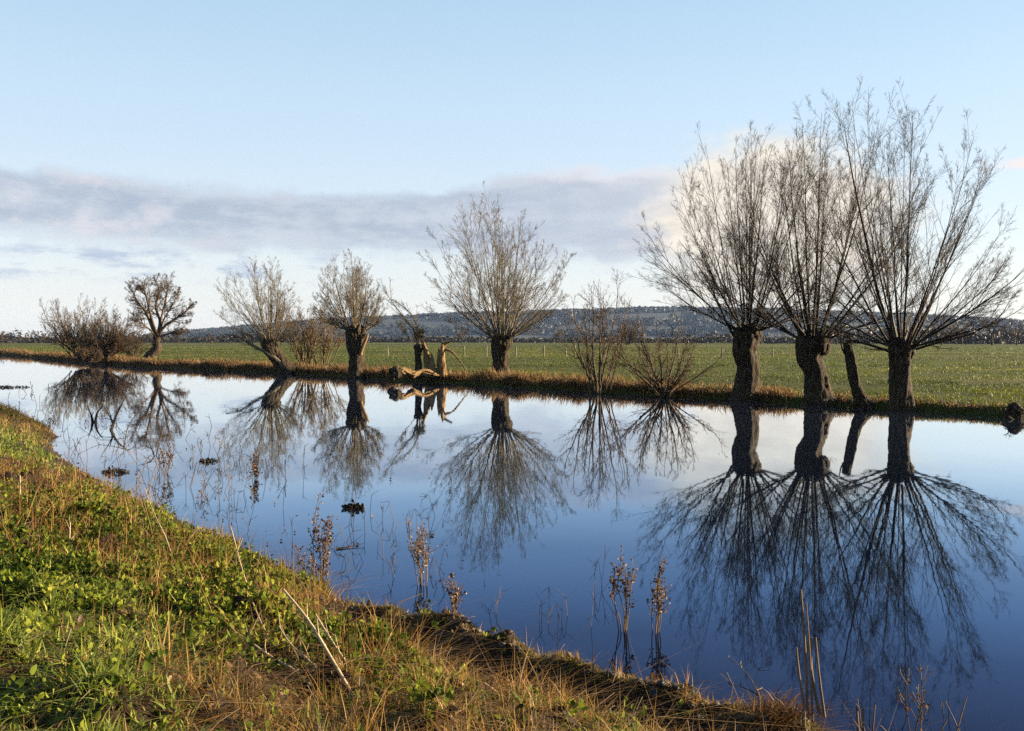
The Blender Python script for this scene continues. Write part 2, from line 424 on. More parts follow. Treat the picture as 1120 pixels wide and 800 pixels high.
# water: one sheet under both banks
gx = np.r_[-3000, -1000, -400, np.linspace(-150, 80, 24), 300, 800]
XW, YW = np.meshgrid(gx, np.r_[-800, -200, np.linspace(-40, 200, 24), 500, 1500, 4000], indexing='ij')
wv = XW * TF[0] + YW * TF[1]
# keep it below the meadow: points far inland sink with their bank
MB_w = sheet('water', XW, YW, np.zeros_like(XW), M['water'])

# ------------------------------------------------------------------ the pollards and other trees of the far bank
def pollard(name, label, group, trunk_ctrl, trunk_r, head_r, env, n, r0, twig, lv, seed, bark='bark', dense=.92, rtip=.006, K=10, extra=None, curve=.42, nl=14, straight=.02, sides=(6, 4, 3), sc=1.0):
    rg = np.random.default_rng(seed)
    env = [(e[0], e[1] * sc) for e in env]; trunk_r = [q * min(sc, 1.1) for q in trunk_r]; head_r *= min(sc, 1.1); r0 *= sc
    root = empty(name, trunk_ctrl[0], label, 'tree', group)
    t = MB(); trunk_mesh(t, trunk_ctrl, trunk_r, seed=seed)
    head = np.array(trunk_ctrl[-1])
    t = t.build('trunk', M[bark], root, True)
    hd = MB(); lumps(hd, head, head_r * .62, nl * 3, head_r * .26, seed); hd.build('pollard_head', M[bark], t, True)
    P, Rr = fan(head, head_r, n, env, K, r0, rtip, rg, curve, dense, straight=straight)
    c = MB(); crown(c, P, Rr, rg, lv, sides)
    if extra:
        for ctrl, ra, rb in extra:
            q = spline(ctrl, 12)[None]; w = np.linspace(0, 1, 12)[None]
            crown(c, q, ra * (1 - w) + rb * w, rg, lv, sides)
    c.build('crown', M[twig], root, True)
    return root

G_RIV = 'bare pollard willows along the far bank'
def mpx(env_px, sc): return env_px * sc

# three big dark pollards on the right
YA = 39.9
pollard('pollard_willow', 'big dark pollard willow, leftmost of the three tall ones at the right', G_RIV,
        [at(814, 443, YA), at(817, 425, YA), at(818, 402, YA), at(814, 383, YA), at(818, 366, YA)], [.58, .47, .40, .47, .52], .62,
        [(-82, 4.2), (-64, 4.6), (-45, 5.8), (-25, 6.9), (-8, 7.2), (8, 7.4), (25, 6.8), (45, 5.3), (65, 4.3), (80, 3.6)], 30, .038, 'twig_backlit', WILLOW_NEAR, 11, sc=1.14,
        extra=[([at(806, 374, YA), at(794, 352, YA), at(783, 326, YA), at(768, 298, YA), at(742, 262, YA)], .06, .007)])
YB = 37.2
pollard('pollard_willow', 'tall dark pollard willow with fluted flaring trunk, between the two other big pollards', G_RIV,
        [at(897, 448, YB), at(895, 428, YB), at(891, 407, YB), at(886, 390, YB), at(889, 376, YB)], [.62, .46, .38, .46, .62], .72,
        [(-80, 3.6), (-62, 4.4), (-45, 5.4), (-25, 6.6), (-8, 7.5), (6, 7.9), (18, 7.5), (35, 5.8), (62, 4.4), (80, 3.8)], 30, .038, 'twig_backlit', WILLOW_NEAR, 12, sc=1.13)
YC = 34.4
pollard('pollard_willow', 'pollard willow with straight slender trunk and side limbs, rightmost of the three tall ones', G_RIV,
        [at(986, 455, YC), at(986, 434, YC), at(984, 412, YC), at(985, 395, YC), at(986, 383, YC)], [.46, .38, .34, .35, .42], .52,
        [(-78, 3.6), (-58, 4.4), (-40, 5.4), (-16, 8.2), (-4, 7.6), (12, 7.9), (24, 6.8), (38, 5.4), (60, 4.0), (80, 3.2)], 27, .039, 'twig_backlit', WILLOW_NEAR, 13, sc=1.06,
        extra=[([at(990, 386, YC), at(1022, 376, YC), at(1060, 366, YC - .5), at(1092, 348, YC - .8), at(1108, 322, YC - 1)], .055, .006),
               ([at(978, 386, YC), at(956, 379, YC), at(925, 369, YC - .6), at(895, 352, YC - 1.2)], .07, .008),
               ([at(980, 380, YC), at(964, 335, YC), at(948, 265, YC), at(932, 190, YC), at(922, 130, YC)], .09, .006)])
# dead leaning trunk between the second and third
rt = empty('dead_tree', at(947, 456, 35.6), 'bare leaning dead trunk without branches between two tall pollards', 'tree')
t = MB(); trunk_mesh(t, [at(949, 451, 35.6), at(944, 439, 35.6), at(937, 425, 35.6), at(931, 400, 35.6), at(927, 374, 35.6)], [.44, .27, .2, .2, .17], seed=5, rough=.22)
t.build('trunk', M['bark'], rt, True)
for cc, ra in (([at(944, 441, 35.6), at(933, 443, 35.4), at(926, 447, 35.1)], .07), ([at(929, 392, 35.6), at(922, 384, 35.5), at(919, 372, 35.4)], .05)):
    MB().tubes([spline(cc, 6)], [np.linspace(ra, ra * .35, 6)], 6).build('broken_limb', M['bark'], rt, True)

# middle pollard
YM = 55.0
pollard('pollard_willow', 'wide symmetrical pollard willow with stout trunk, standing alone in the middle of the far bank', G_RIV,
        [at(548, 417, YM), at(547, 408, YM), at(548, 395, YM), at(547, 384, YM), at(549, 374, YM)], [.58, .46, .41, .46, .58], .7,
        [(-82, 4.2), (-66, 4.8), (-48, 5.6), (-28, 7.2), (-12, 7.5), (0, 7.3), (14, 6.7), (26, 6.1), (42, 5.3), (62, 3.9), (80, 3.2)], 42, .040, 'twig_sunlit', WILLOW_MID, 14, sc=1.08)
# split pollard leaning hard left, with pale limb
YL = 70.5
pollard('pollard_willow', 'pollard willow leaning left over the water with a long pale low limb', G_RIV,
        [at(318, 410, YL), at(312, 402, YL), at(305, 393, YL), at(298, 383, YL), at(296, 377, YL)], [.62, .55, .48, .55, .6], .75,
        [(-85, 3.2), (-70, 3.9), (-46, 4.9), (-29, 5.3), (-10, 5.6), (6, 5.0), (22, 3.8), (45, 2.7), (70, 2.2)], 32, .045, 'twig_sunlit', WILLOW_MID, 15, sc=1.12,
        extra=[([at(313, 404, YL - .4), at(300, 391, YL - .5), at(280, 380, YL - .7), at(262, 369, YL - .9), at(246, 366, YL - 1)], .17, .05)])
# pollard with torn pale side
YP = 62.6
rp = pollard('pollard_willow', 'short pollard willow with a torn pale wound on the right side of its trunk', G_RIV,
        [at(388, 415, YP), at(389, 404, YP), at(390, 390, YP), at(388, 376, YP), at(389, 365, YP)], [.55, .46, .44, .52, .58], .7,
        [(-85, 2.5), (-65, 3.2), (-45, 3.8), (-28, 4.6), (-12, 5.0), (4, 4.4), (20, 3.6), (35, 2.9), (60, 2.0)], 36, .044, 'twig_sunlit', WILLOW_MID, 16, sc=1.1)
t = MB(); trunk_mesh(t, [at(394, 388, YP - .3), at(397, 379, YP - .35), at(401, 370, YP - .3), at(403, 365, YP - .2)], [.13, .12, .10, .04], K=12, S=14, seed=4)
t.build('torn_limb', M['bark_pale'], rp, True)
# broken pollard
YK = 57.0
rk = pollard('pollard_willow', 'half collapsed willow with a few wispy limbs bending left above its broken head', G_RIV,
        [at(457, 415, YK), at(458, 402, YK), at(457, 390, YK), at(458, 379, YK)], [.26, .19, .17, .26], .34,
        [(-55, 1.6), (-30, 1.8), (0, 1.0), (25, .7)], 6, .025, 'twig_sunlit', WILLOW_MID, 17, sc=1.1, nl=8,
        extra=[([at(457, 378, YK), at(452, 360, YK), at(440, 345, YK), at(425, 325, YK), at(418, 312, YK)], .07, .008),
               ([at(459, 378, YK), at(457, 358, YK), at(448, 342, YK), at(434, 330, YK)], .055, .008)])
st = empty('split_stump', at(478, 412, YK), 'jagged split willow stump with upright pale splinters beside the half collapsed willow', 'stump')
t = MB()
for k, (xa, ya, xb, yb, w) in enumerate([(470, 412, 463, 374, .40), (476, 412, 472, 387, .34), (480, 412, 480, 381, .30), (485, 412, 484, 374, .36)]):
    trunk_mesh(t, [at(xa, ya, YK - .2 * (k % 2)), at((xa + xb) / 2 + (-1) ** k, (ya + yb) / 2, YK - .2 * (k % 2)), at(xb, yb, YK - .1)], [w * .8, w * .6, w * .5, w * .12], K=18, S=16, seed=20 + k, rough=.35)
t.build('splintered_trunk', M['bark_pale'], st, True)
t = MB().tubes([spline([at(484, 380, YK), at(488, 376, YK), at(494, 373, YK - .1)], 9), spline([at(485, 382, YK), at(494, 385, YK - .2), at(502, 394, YK - .4), at(510, 405, YK - .6)], 9)],
               [np.linspace(.12, .06, 9), np.linspace(.085, .03, 9)], 8)
t.build('bent_limb', M['bark_pale'], st, True)
lg = empty('fallen_log', at(455, 411, YK - 1.6), 'pale fallen willow log with a dark root end lying at the water edge', 'log')
t = MB(); trunk_mesh(t, [at(434, 410, YK - 2.2), at(442, 406, YK - 2.0), at(452, 409, YK - 1.7), at(464, 406, YK - 1.2), at(480, 411, YK - .6)], [.16, .26, .14, .22, .12, .16, .05], K=36, S=24, seed=31, rough=.6, flute=0)
t.build('log', M['bark_pale'], lg, True)
t = MB(); trunk_mesh(t, [at(428, 410, YK - 2.5), at(432, 408, YK - 2.35), at(438, 408, YK - 2.2)], [.22, .36, .26], K=12, S=16, seed=33, rough=.6, flute=0); lumps(t, at(432, 410, YK - 2.4), .28, 16, .14, 3)
t.build('root_plate', M['bark'], lg, True)

# far spreading tree on the left
YT = 103.0
def free_tree(name, label, cat, group, base, limbs, trunk, tr, lv, twig, bark, seed, sides=(6, 4, 3), leaf=None):
    rg = np.random.default_rng(seed)
    root = empty(name, base, label, cat, group)
    if trunk is not None:
        t = MB(); trunk_mesh(t, trunk, tr, K=16, S=12, seed=seed); t.build('trunk', M[bark], root, True)
    c = MB()
    for ctrl, ra, rb in limbs:
        w = np.linspace(0, 1, 12)[None]
        crown(c, spline(ctrl, 12)[None], ra * (1 - w) + rb * w, rg, lv, sides)
    o = c.build('crown', M[twig], root, True)
    return root
OAK = [dict(n=24, t0=.3, t1=1, lf=.48, ang=42, up=.25, K=6, jit=.2, rf=.5, rtip=.010, rmax=.055),
       dict(n=11, t0=.15, t1=1, lf=.5, ang=44, up=.15, K=5, jit=.22, rf=.5, rtip=.008, rmax=.022),
       dict(n=8, t0=.1, t1=1, lf=.55, ang=46, up=.1, K=3, jit=.2, rf=.6, rtip=.0065, rmax=.012)]
A = lambda x, y, dy=0: at(x, y, YT + dy)
free_tree('spreading_tree', 'round crowned bare tree with crooked trunk and forked limbs at the far left', 'tree', None, A(165, 392),
          [([A(171, 370), A(164, 352), A(158, 340), A(149, 328), A(143, 313)], .20, .03), ([A(172, 370), A(175, 352), A(170, 335), A(174, 318), A(168, 306)], .19, .03),
           ([A(172, 369), A(180, 357), A(192, 349), A(203, 341), A(212, 331)], .20, .03), ([A(173, 368), A(179, 350), A(188, 335), A(196, 318, 2)], .12, .02),
           ([A(172, 370), A(182, 366), A(196, 362), A(206, 352, -2)], .13, .02), ([A(171, 370), A(163, 360, -3), A(152, 352, -4), A(146, 345, -5)], .12, .02),
           ([A(172, 368), A(176, 350, 4), A(182, 325, 5), A(184, 308, 4)], .2, .03), ([A(172, 368), A(166, 350, -3), A(160, 325, -4), A(155, 308, -4)], .2, .03)],
          [A(164, 393), A(167, 387), A(172, 381), A(171, 374), A(172, 368)], [.8, .62, .5, .45, .42], OAK, 'twig_brown', 'bark_far', 41)

def thicket(name, label, cat, base, n, h, spread, lv, twig, seed, r0=.04, lean=(0, 0), group=None, leafy=0, K=8, curve=.3, leafm='dead_leaf', width=1.0):
    """many stemmed bush: stems fan from a ragged base"""
    rg = np.random.default_rng(seed); base = np.array(base)
    root = empty(name, base, label, cat, group)
    P = np.empty((n, K, 3)); Rr = np.empty((n, K)); w = np.linspace(0, 1, K)
    for k in range(n):
        az = rg.uniform(0, 2 * math.pi); th = math.sqrt(rg.uniform(0, 1)) * spread
        hh = h * rg.uniform(.6, 1.03) * math.cos(th * .75)
        st = base + np.array([math.cos(az), math.sin(az), 0]) * rg.uniform(0, .12) * h * width
        tip = st + np.array([math.sin(th) * math.cos(az) * hh + lean[0] * hh, math.sin(th) * math.sin(az) * hh + lean[1] * hh, math.cos(th) * hh])
        c1 = st + (tip - st) * .35 + np.array([0, 0, .0]); c2 = tip - np.array([0, 0, curve * hh])
        u = w[:, None]
        P[k] = (1 - u) ** 3 * st + 3 * u * (1 - u) ** 2 * c1 + 3 * u * u * (1 - u) * c2 + u ** 3 * tip
        wob = np.cumsum(rg.normal(0, .012, (K, 3)), axis=0); wob[0] = 0; P[k] += wob * hh
        Rr[k] = r0 * rg.uniform(.5, 1.2) * (1 - w) + .006
    c = MB(); crown(c, P, Rr, rg, lv, (5, 3, 3)); c.build('branches', M[twig], root, True)
    if leafy:
        Q, q = P, Rr
        for a in lv[:2]: Q, q = grow(Q, q, rg=rg, **a)
        pts = Q[rg.integers(0, len(Q), leafy), rg.integers(0, Q.shape[1], leafy)] + rg.normal(0, .03, (leafy, 3))
        l = MB(); leaves(l, pts, .05, rg); l.build('dead_leaves', M[leafm], root)
    return root

def leaves(mb, pts, size, rg, aspect=.55, up=.2, tint=None, fold=.25):
    """small folded leaves: 4 points, 2 faces"""
    n = len(pts); d = unit(rg.normal(size=(n, 3)) + np.array([0, 0, up])); s = unit(np.cross(d, rg.normal(size=(n, 3)))); nn = np.cross(s, d)
    L = (size * rg.uniform(.5, 1.3, n))[:, None]
    h = aspect * .5; lf = nn * L * fold * .5
    V = np.stack([pts, pts + d * L * .22 + s * L * h * .8 + lf * .8, pts + d * L * .62 + s * L * h * .85 + lf, pts + d * L, pts + d * L * .62 - s * L * h * .85 + lf, pts + d * L * .22 - s * L * h * .8 + lf * .8], 1)
    i = np.arange(n)[:, None] * 6
    t = rg.uniform(0, 1, n) if tint is None else tint
    mb.add(V, np.concatenate([i + np.array([0, 1, 2, 3]), i + np.array([0, 3, 4, 5])]), np.repeat(t, 6))

BUSH = [dict(n=10, t0=.15, t1=1, lf=.42, ang=32, up=.35, K=5, jit=.13, rf=.6, rtip=.006, rmax=.02),
        dict(n=7, t0=.1, t1=1, lf=.5, ang=38, up=.2, K=4, jit=.14, rf=.65, rtip=.005, rmax=.010)]
BUSH_FAR = [dict(n=11, t0=.15, t1=1, lf=.42, ang=34, up=.3, K=5, jit=.15, rf=.6, rtip=.009, rmax=.02),
            dict(n=9, t0=.1, t1=1, lf=.5, ang=40, up=.2, K=3, jit=.16, rf=.65, rtip=.0085, rmax=.012)]
G_B = 'bare shrubs along the far bank'
thicket('willow_bush', 'tall pale bare bush forming the left half of the clump at far left', 'bush', at(86, 390, 98), 46, 6.4, .62, BUSH_FAR, 'twig_gold', 51, .06, (-.12, 0), G_B)
thicket('willow_bush', 'dense brown domed bush beside the pale one in the clump at far left', 'bush', at(115, 391, 95), 95, 5.1, .85, BUSH_FAR, 'twig_brown', 52, .05, (0, 0), G_B)
thicket('willow_bush', 'low brown scrub bush between the far left clump and the crooked round crowned tree', 'bush', at(146, 391, 98), 26, 3.4, .8, BUSH_FAR, 'twig_brown', 53, .04, (.05, 0), G_B)
thicket('bramble_bush', 'low dark bramble mound overhanging the water under the far left clump', 'bush', at(98, 396, 92), 60, 1.8, 1.25, BUSH_FAR, 'twig_brown', 54, .025, (0, -.1), G_B, leafy=1500)
thicket('willow_bush', 'brown many-stemmed bush just right of the leaning willow', 'bush', at(336, 402, 74), 18, 5.4, .42, BUSH_FAR, 'twig_gold', 55, .05, (0, 0), G_B)
thicket('willow_bush', 'slender brown bush standing left of the pollard with the torn wound', 'bush', at(353, 402, 73), 14, 5.0, .42, BUSH_FAR, 'twig_gold', 56, .045, (.1, 0), G_B)
thicket('alder_shrub', 'upright sparse shrub with dark withered tops right of the middle pollard', 'shrub', at(655, 430, 44.6), 15, 5.3, .34, BUSH, 'twig_brown', 57, .045, (0, 0), G_B, leafy=700, curve=.25)
thicket('alder_shrub', 'low wide spreading bare shrub left of the three tall pollards', 'shrub', at(728, 434, 41.8), 22, 4.0, .80, BUSH, 'twig_brown', 58, .04, (0, 0), G_B, leafy=120)
thicket('willow_bush', 'reddish brown far bush in the meadow behind the two sparse shrubs', 'bush', at(686, 377, 250), 40, 6.4, .6, [dict(BUSH_FAR[0], rtip=.03, rmax=.06), dict(BUSH_FAR[1], rtip=.028, rmax=.05)], 'twig_brown', 59, .1, (0, 0), G_B)
# right edge of the frame
branch_edge = [([at(1096, 452, 31.0), at(1106, 447, 30.9), at(1122, 449, 30.8)], .05), ([at(1120, 462, 30.9), at(1108, 452, 30.9), at(1102, 440, 31)], .045), ([at(1126, 470, 30.6), at(1112, 464, 30.7), at(1100, 457, 30.9)], .06)]
sg = empty('river_stump', at(1112, 456, 31.0), 'dark broken stump at the water edge near the right end of the far bank', 'stump')
t = MB(); trunk_mesh(t, [at(1114, 460, 31.0), at(1112, 450, 31.0), at(1110, 442, 31.0)], [.34, .28, .16], K=12, S=16, seed=61, rough=.4); t.build('trunk', M['bark'], sg, True)
t = MB().tubes([spline([at(1101, 457, 30.7), at(1112, 464, 30.6), at(1128, 474, 31.0)], 6)], [np.linspace(.09, .07, 6)], 7); t.build('broken_limb', M['bark'], sg, True)

rgq = np.random.default_rng(62)
for cc, ra in branch_edge:
    w_ = np.linspace(0, 1, 12)[None]; q_ = MB(); crown(q_, spline(cc, 12)[None], ra * (1 - w_) + .012 * w_, rgq, [dict(n=9, t0=.2, t1=1, lf=.5, ang=45, up=.1, K=5, jit=.2, rf=.5, rtip=.006, rmax=.02), dict(n=5, t0=.2, t1=1, lf=.5, ang=40, up=0, K=4, jit=.2, rf=.6, rtip=.005, rmax=.01)], (6, 4, 3))
    q_.build('broken_limb', M['bark'], sg, True)
# far trees behind the meadow, right side
FARLV = [dict(n=12, t0=.2, t1=1, lf=.5, ang=36, up=.3, K=5, jit=.16, rf=.55, rtip=.03, rmax=.12),
         dict(n=9, t0=.1, t1=1, lf=.5, ang=40, up=.2, K=4, jit=.18, rf=.6, rtip=.028, rmax=.05)]
def far_tree(px, base_y, top_y, Y, label, seed, spread=.55, n=9):
    rg = np.random.default_rng(seed); b = at(px, base_y, Y); b[2] = .45
    h = (base_y - top_y) / F_PX * Y
    root = empty('bare_tree', b, label, 'tree', 'bare trees at the far edge of the meadow')
    t = MB(); trunk_mesh(t, [b, b + [0, 0, h * .15], b + [rg.normal(0, .2), 0, h * .3]], [.035 * h, .026 * h, .022 * h], K=8, S=8, seed=seed); t.build('trunk', M['bark_far'], root, True)
    P, Rr = fan(b + [0, 0, h * .3], .3, n, [(-70, h * .55), (-30, h * .66), (0, h * .7), (30, h * .66), (70, h * .55)], 9, .016 * h, .03, rg, .3, .7)
    c = MB(); crown(c, P, Rr, rg, FARLV, (5, 3, 3)); c.build('crown', M['twig_brown'], root, True)
for a in [(1030, 374, 338, 300, 'far bare tree at the meadow edge behind the rightmost tall pollard', 71), (1052, 374, 346, 320, 'smaller far bare tree in the gap right of the rightmost tall pollard trunk', 72),
          (1085, 374, 335, 290, 'large far bare tree near the right end of the meadow edge', 73), (1112, 373, 346, 300, 'far bare tree at the very right end of the meadow edge', 74),
          (915, 375, 345, 310, 'far bare tree glimpsed between the second and third tall pollards', 75), (2, 380, 364, 260, 'small far bare tree at the very left end of the meadow', 76),
          (48, 379, 366, 330, 'small far bare tree on the left horizon just left of the big clump', 77), (228, 377, 364, 330, 'far bare tree in the meadow between the crooked tree and the leaning willow', 78),
          (505, 377, 358, 360, 'far bare tree on the meadow edge left of the middle pollard', 79), (612, 376, 357, 360, 'far bare tree on the meadow edge right of the middle pollard', 80)]:
    far_tree(*a)

# hedgerow: one twiggy mass along the far edge of the meadow
def clumps(mb, C, rad, n, size, rg, squash=1.0, tint0=None):
    m = len(C); idx = np.repeat(np.arange(m), n)
    d = unit(rg.normal(size=(m * n, 3))) * (rg.uniform(.25, 1, m * n) ** .5)[:, None]
    d[:, 2] *= squash
    p = C[idx] + d * rad[idx][:, None]
    a = unit(rg.normal(size=p.shape)); b = unit(np.cross(a, rg.normal(size=p.shape)))
    s = (size * rg.uniform(.5, 1.3, len(p)))[:, None] if np.isscalar(size) else (size[idx] * rg.uniform(.5, 1.3, len(p)))[:, None]
    V = np.stack([p + a * s, p - a * s * .5 + b * s * .8, p - a * s * .5 - b * s * .8], 1)
    ti = np.clip((rg.uniform(0, 1, m) if tint0 is None else tint0)[idx] * .7 + rg.uniform(0, .3, m * n), 0, 1)
    mb.tri(V, np.arange(len(p) * 3).reshape(-1, 3), np.repeat(ti, 3))
rg = np.random.default_rng(90)
h = MB(); pts, rad = [], []
for px in np.arange(-160, 1300, 1.6):
    Y = 420 + 60 * math.sin(px * .004) + rg.normal(0, 14); hh = 1.2 + 3.2 * fbm(np.array(px * .02), np.array(1.), 5) ** 1.5 * (1.5 if px < 80 else 2.6 if px > 985 else 1.8 if px > 890 else 1)
    p = at(px, 375, Y); pts.append([p[0], p[1], .4 + hh * .5]); rad.append(hh * .75)
    if rg.uniform() < .4: pts.append([p[0] + rg.normal(0, 1), p[1] + 60 * rg.uniform(), .4 + hh * .7]); rad.append(hh * .9)
clumps(h, np.array(pts), np.array(rad), 26, .7, rg, .9)
tag(h.build('hedgerow', M['wood']), kind='stuff')

# fence across the meadow
fr = empty('wire_fence', at(600, 388, 118), 'post and wire fence crossing the meadow behind the middle pollard', 'fence')
fp = []
for k, (px, Y) in enumerate([(424, 112), (456, 112), (508, 112), (532, 111), (564, 111), (595, 110), (619, 109), (629, 108), (662, 107), (700, 106), (742, 105), (790, 104), (845, 103)]):
    p = at(px, 390, Y); p[2] = .42; fp.append(p)
    q = MB(); hgt = 1.25 + .1 * math.sin(k * 3); lean = .05 * math.sin(k * 5)
    trunk_mesh(q, [p, p + [lean * .5, 0, hgt * .5], p + [lean, 0, hgt]], [.085, .08, .075], K=4, S=8, seed=k, rough=.08, flute=0); q.build('post', M['post'], fr, True)
for z in (.45, .8, 1.12):
    w = MB(); pp = np.array(fp) + [0, -.1, z]; w.tubes([spline(pp, 60)], [np.full(60, .007)], 4); w.build('wire', M['wire'], fr)

# hills
hx = np.linspace(-2600, 2600, 260); hy = np.linspace(1300, 3600, 60)
HX, HY = np.meshgrid(hx, hy, indexing='ij')
ridge_px = [(-900, 372), (60, 374), (150, 369), (220, 362), (290, 354), (350, 347), (450, 343), (560, 340), (700, 337), (820, 338), (930, 341), (1020, 345), (1120, 352), (1300, 360), (2200, 368)]
def ridge_h(x, y):
    px = 560 + F_PX * x / y
    return (370 - np.interp(px, [r[0] for r in ridge_px], [r[1] for r in ridge_px])) / F_PX
def hill_z(x, y):
    top = ridge_h(x, y) * 2350
    up = np.clip((y - 1380) / 900, 0, 1); up = up * up * (3 - 2 * up)
    return -1 + up * top * (.86 + .25 * (fbm(x * .002, y * .002, 3) - .5)) + up * 6 * (fbm(x * .008, y * .008, 4) - .5)
sheet('hills', HX, HY, hill_z(HX, HY), M['hill'])
rg = np.random.default_rng(91)
n = 18000; y = rg.uniform(1400, 2400, n); x = rg.uniform(-.75, .75, n) * y
keep = fbm(x * .004, y * .006, 6) + rg.normal(0, .05, n) + (y > 2100) * .08 > .44; x, y = x[keep], y[keep]
C = np.stack([x, y, hill_z(x, y) + 3.5], 1); keep = hill_z(x, y) > 3; C = C[keep]
h = MB(); clumps(h, C, rg.uniform(5, 10, len(C)), 20, 3.6, rg, .7, np.clip(fbm(C[:, 0] * .006, C[:, 1] * .006, 44) * 1.6 - .3 + rg.normal(0, .08, len(C)), 0, 1)); tag(h.build('hill_woodland', M['hillwood']), kind='stuff')

# ------------------------------------------------------------------ grass and reeds
def blades(mb, base, hgt, wid, rg, lean=.4, bend=.5, bias=(0, 0), tint=None, K=4):
    n = len(base); az = rg.uniform(0, 2 * math.pi, n)
    d = np.stack([np.cos(az), np.sin(az)], 1) * (np.abs(rg.normal(0, lean, n)))[:, None] + np.array(bias)
    w = np.stack([-np.sin(az), np.cos(az), np.zeros(n)], 1); tw = rg.uniform(0, math.pi, n)
    w = np.stack([np.cos(tw), np.sin(tw), np.zeros(n)], 1)
    u = np.linspace(0, 1, K)
    P = np.zeros((n, K, 3))
    P[:, :, :2] = base[:, None, :2] + d[:, None] * (hgt[:, None] * (u + bend * u * u)[None])[:, :, None]
    drop = bend * (np.linalg.norm(d, axis=1))[:, None] * (u ** 2.2)[None]
    P[:, :, 2] = base[:, None, 2] + hgt[:, None] * np.maximum(u[None] - .55 * drop, u[None] * .15)
    W = wid[:, None] * np.array([1, .95, .65, .06])[None, :K] if K == 4 else wid[:, None] * np.array([1, .8, .08])[None]
    V = np.stack([P - w[:, None] * W[:, :, None] * .5, P + w[:, None] * W[:, :, None] * .5], 2)
    i = np.arange(n)[:, None] * K * 2 + np.arange(K - 1)[None] * 2
    Fc = np.stack([i, i + 1, i + 3, i + 2], -1).reshape(-1, 4)
    t = rg.uniform(0, 1, n) if tint is None else tint
    mb.add(V, Fc, np.repeat(np.clip(t, 0, 1), K * 2))

# reeds fringing the far bank
rg = np.random.default_rng(100)
n = 70000
q = rg.uniform(0, 1, n); Yd = 25 * (150 / 25) ** q       # more where it is near
px = np.interp(Yd, [27, 33, 36, 42, 50, 66, 85, 150], [1250, 1000, 850, 650, 500, 300, 130, -30])
v = np.interp(px, [p[0] for p in far_px], [float(on(*p)[:2] @ TF) for p in far_px]) + rg.normal(0, 1.5, n)
v = np.where(px > 1120, rg.uniform(float(on(1120, 457)[:2] @ TF), 12, n), v)
t = np.abs(rg.normal(0, 1, n)) * np.where(v < -24, .9, .55) + .02
t = t * (.4 + 1.3 * fbm(v * .5, v * 0 + 1, 8))
e = far_edge(v) + t
x, y = v * TF[0] + e * NF[0], v * TF[1] + e * NF[1]
kp = rg.uniform(0, 1, n) < np.interp(v, [-34, -24, -17, -11], [1, .8, .4, .15]) * np.clip(fbm(v * .7, v * 0 + 5, 66) * 2.6 - .45, .15, 1); x, y, v, t, px = x[kp], y[kp], v[kp], t[kp], px[kp]; n = len(x)
dist = np.hypot(x, y)
lush = np.interp(v, [-200, -60, -20, -3, 2, 30], [.9, .9, 1.0, .75, .45, .35]) * (.5 + fbm(v * .8, t, 21))
hgt = rg.uniform(.14, .5, n) * lush * (.35 + 1.5 * fbm(v * 1.6, t * 2, 22, 3) ** 1.6 * 1.6) * np.interp(v, [-42, -27, -18, -11], [1.0, .85, .5, .3]) * np.where((px > 425) & (px < 495), .5, 1); wid = .012 + dist * .00045
m = MB(); blades(m, np.stack([x, y, far_z(t, v) - .02], 1), hgt, wid, rg, .35, .6, (-.12, -.18), np.clip(rg.normal(.5, .25, n) + (t > .7) * .12, 0, 1))
tag(m.build('bank_reeds', M['reed']), kind='stuff')

# pasture grass
n = 240000
Yd = 31 * (240 / 31) ** (rg.uniform(0, 1, n) ** 1.0); a = rg.uniform(-.62, .66, n); x, y = Yd * a, Yd
v = x * TF[0] + y * TF[1]; t = x * NF[0] + y * NF[1] - far_edge(v)
k = t > .35; x, y, t, v, Yd = x[k], y[k], t[k], v[k], Yd[k]
patch = fbm(x * .35, y * .35, 31); k = patch + rg.normal(0, .12, len(x)) > .38; x, y, t, v, Yd, patch = x[k], y[k], t[k], v[k], Yd[k], patch[k]
hgt = rg.uniform(.03, .11, len(x)) * (.3 + 1.6 * patch ** 1.5) * (1 + Yd * .004); wid = .011 + Yd * .0005
m = MB(); blades(m, np.stack([x, y, far_z(t, v) - .01], 1), hgt, wid, rg, .5, .5, tint=np.clip(rg.normal(.46, .09, len(x)) + (fbm(x * .06, y * .15, 33) - .5) * 1.1 + (fbm(x * .5, y * .5, 35) - .5) * .5, 0, 1), K=3)
tag(m.build('pasture_grass', M['pasture']), kind='stuff')

# near bank vegetation --------------------------------------------------
zones = {'G': [(20, 790), (50, 700), (90, 770), (10, 650), (130, 795), (50, 650), (10, 720), (60, 740), (25, 492)],
         'L': [(20, 570), (90, 560), (130, 590), (200, 640), (250, 690), (160, 650), (300, 700), (330, 660), (60, 600), (240, 640), (400, 690), (150, 620), (330, 735)],
         'D': [(190, 580), (230, 600), (280, 620), (330, 640), (290, 650), (460, 690), (380, 655), (500, 710), (240, 620)],
         'T': [(520, 740), (450, 780), (560, 790), (640, 780), (600, 740), (690, 790), (480, 730), (400, 790), (15, 462)],
         'M': [(180, 715), (215, 735), (165, 745), (250, 760), (330, 770), (300, 790), (210, 780), (270, 735), (225, 700), (40, 545), (70, 528), (135, 548), (100, 535), (20, 520)]}
ZK = list(zones); ZA = np.array([on_near(*p)[:2] for k in ZK for p in zones[k]]); ZI = np.array([i for i, k in enumerate(ZK) for p in zones[k]])
ZW = np.maximum(np.linalg.norm(ZA, axis=1) * .11, .3)
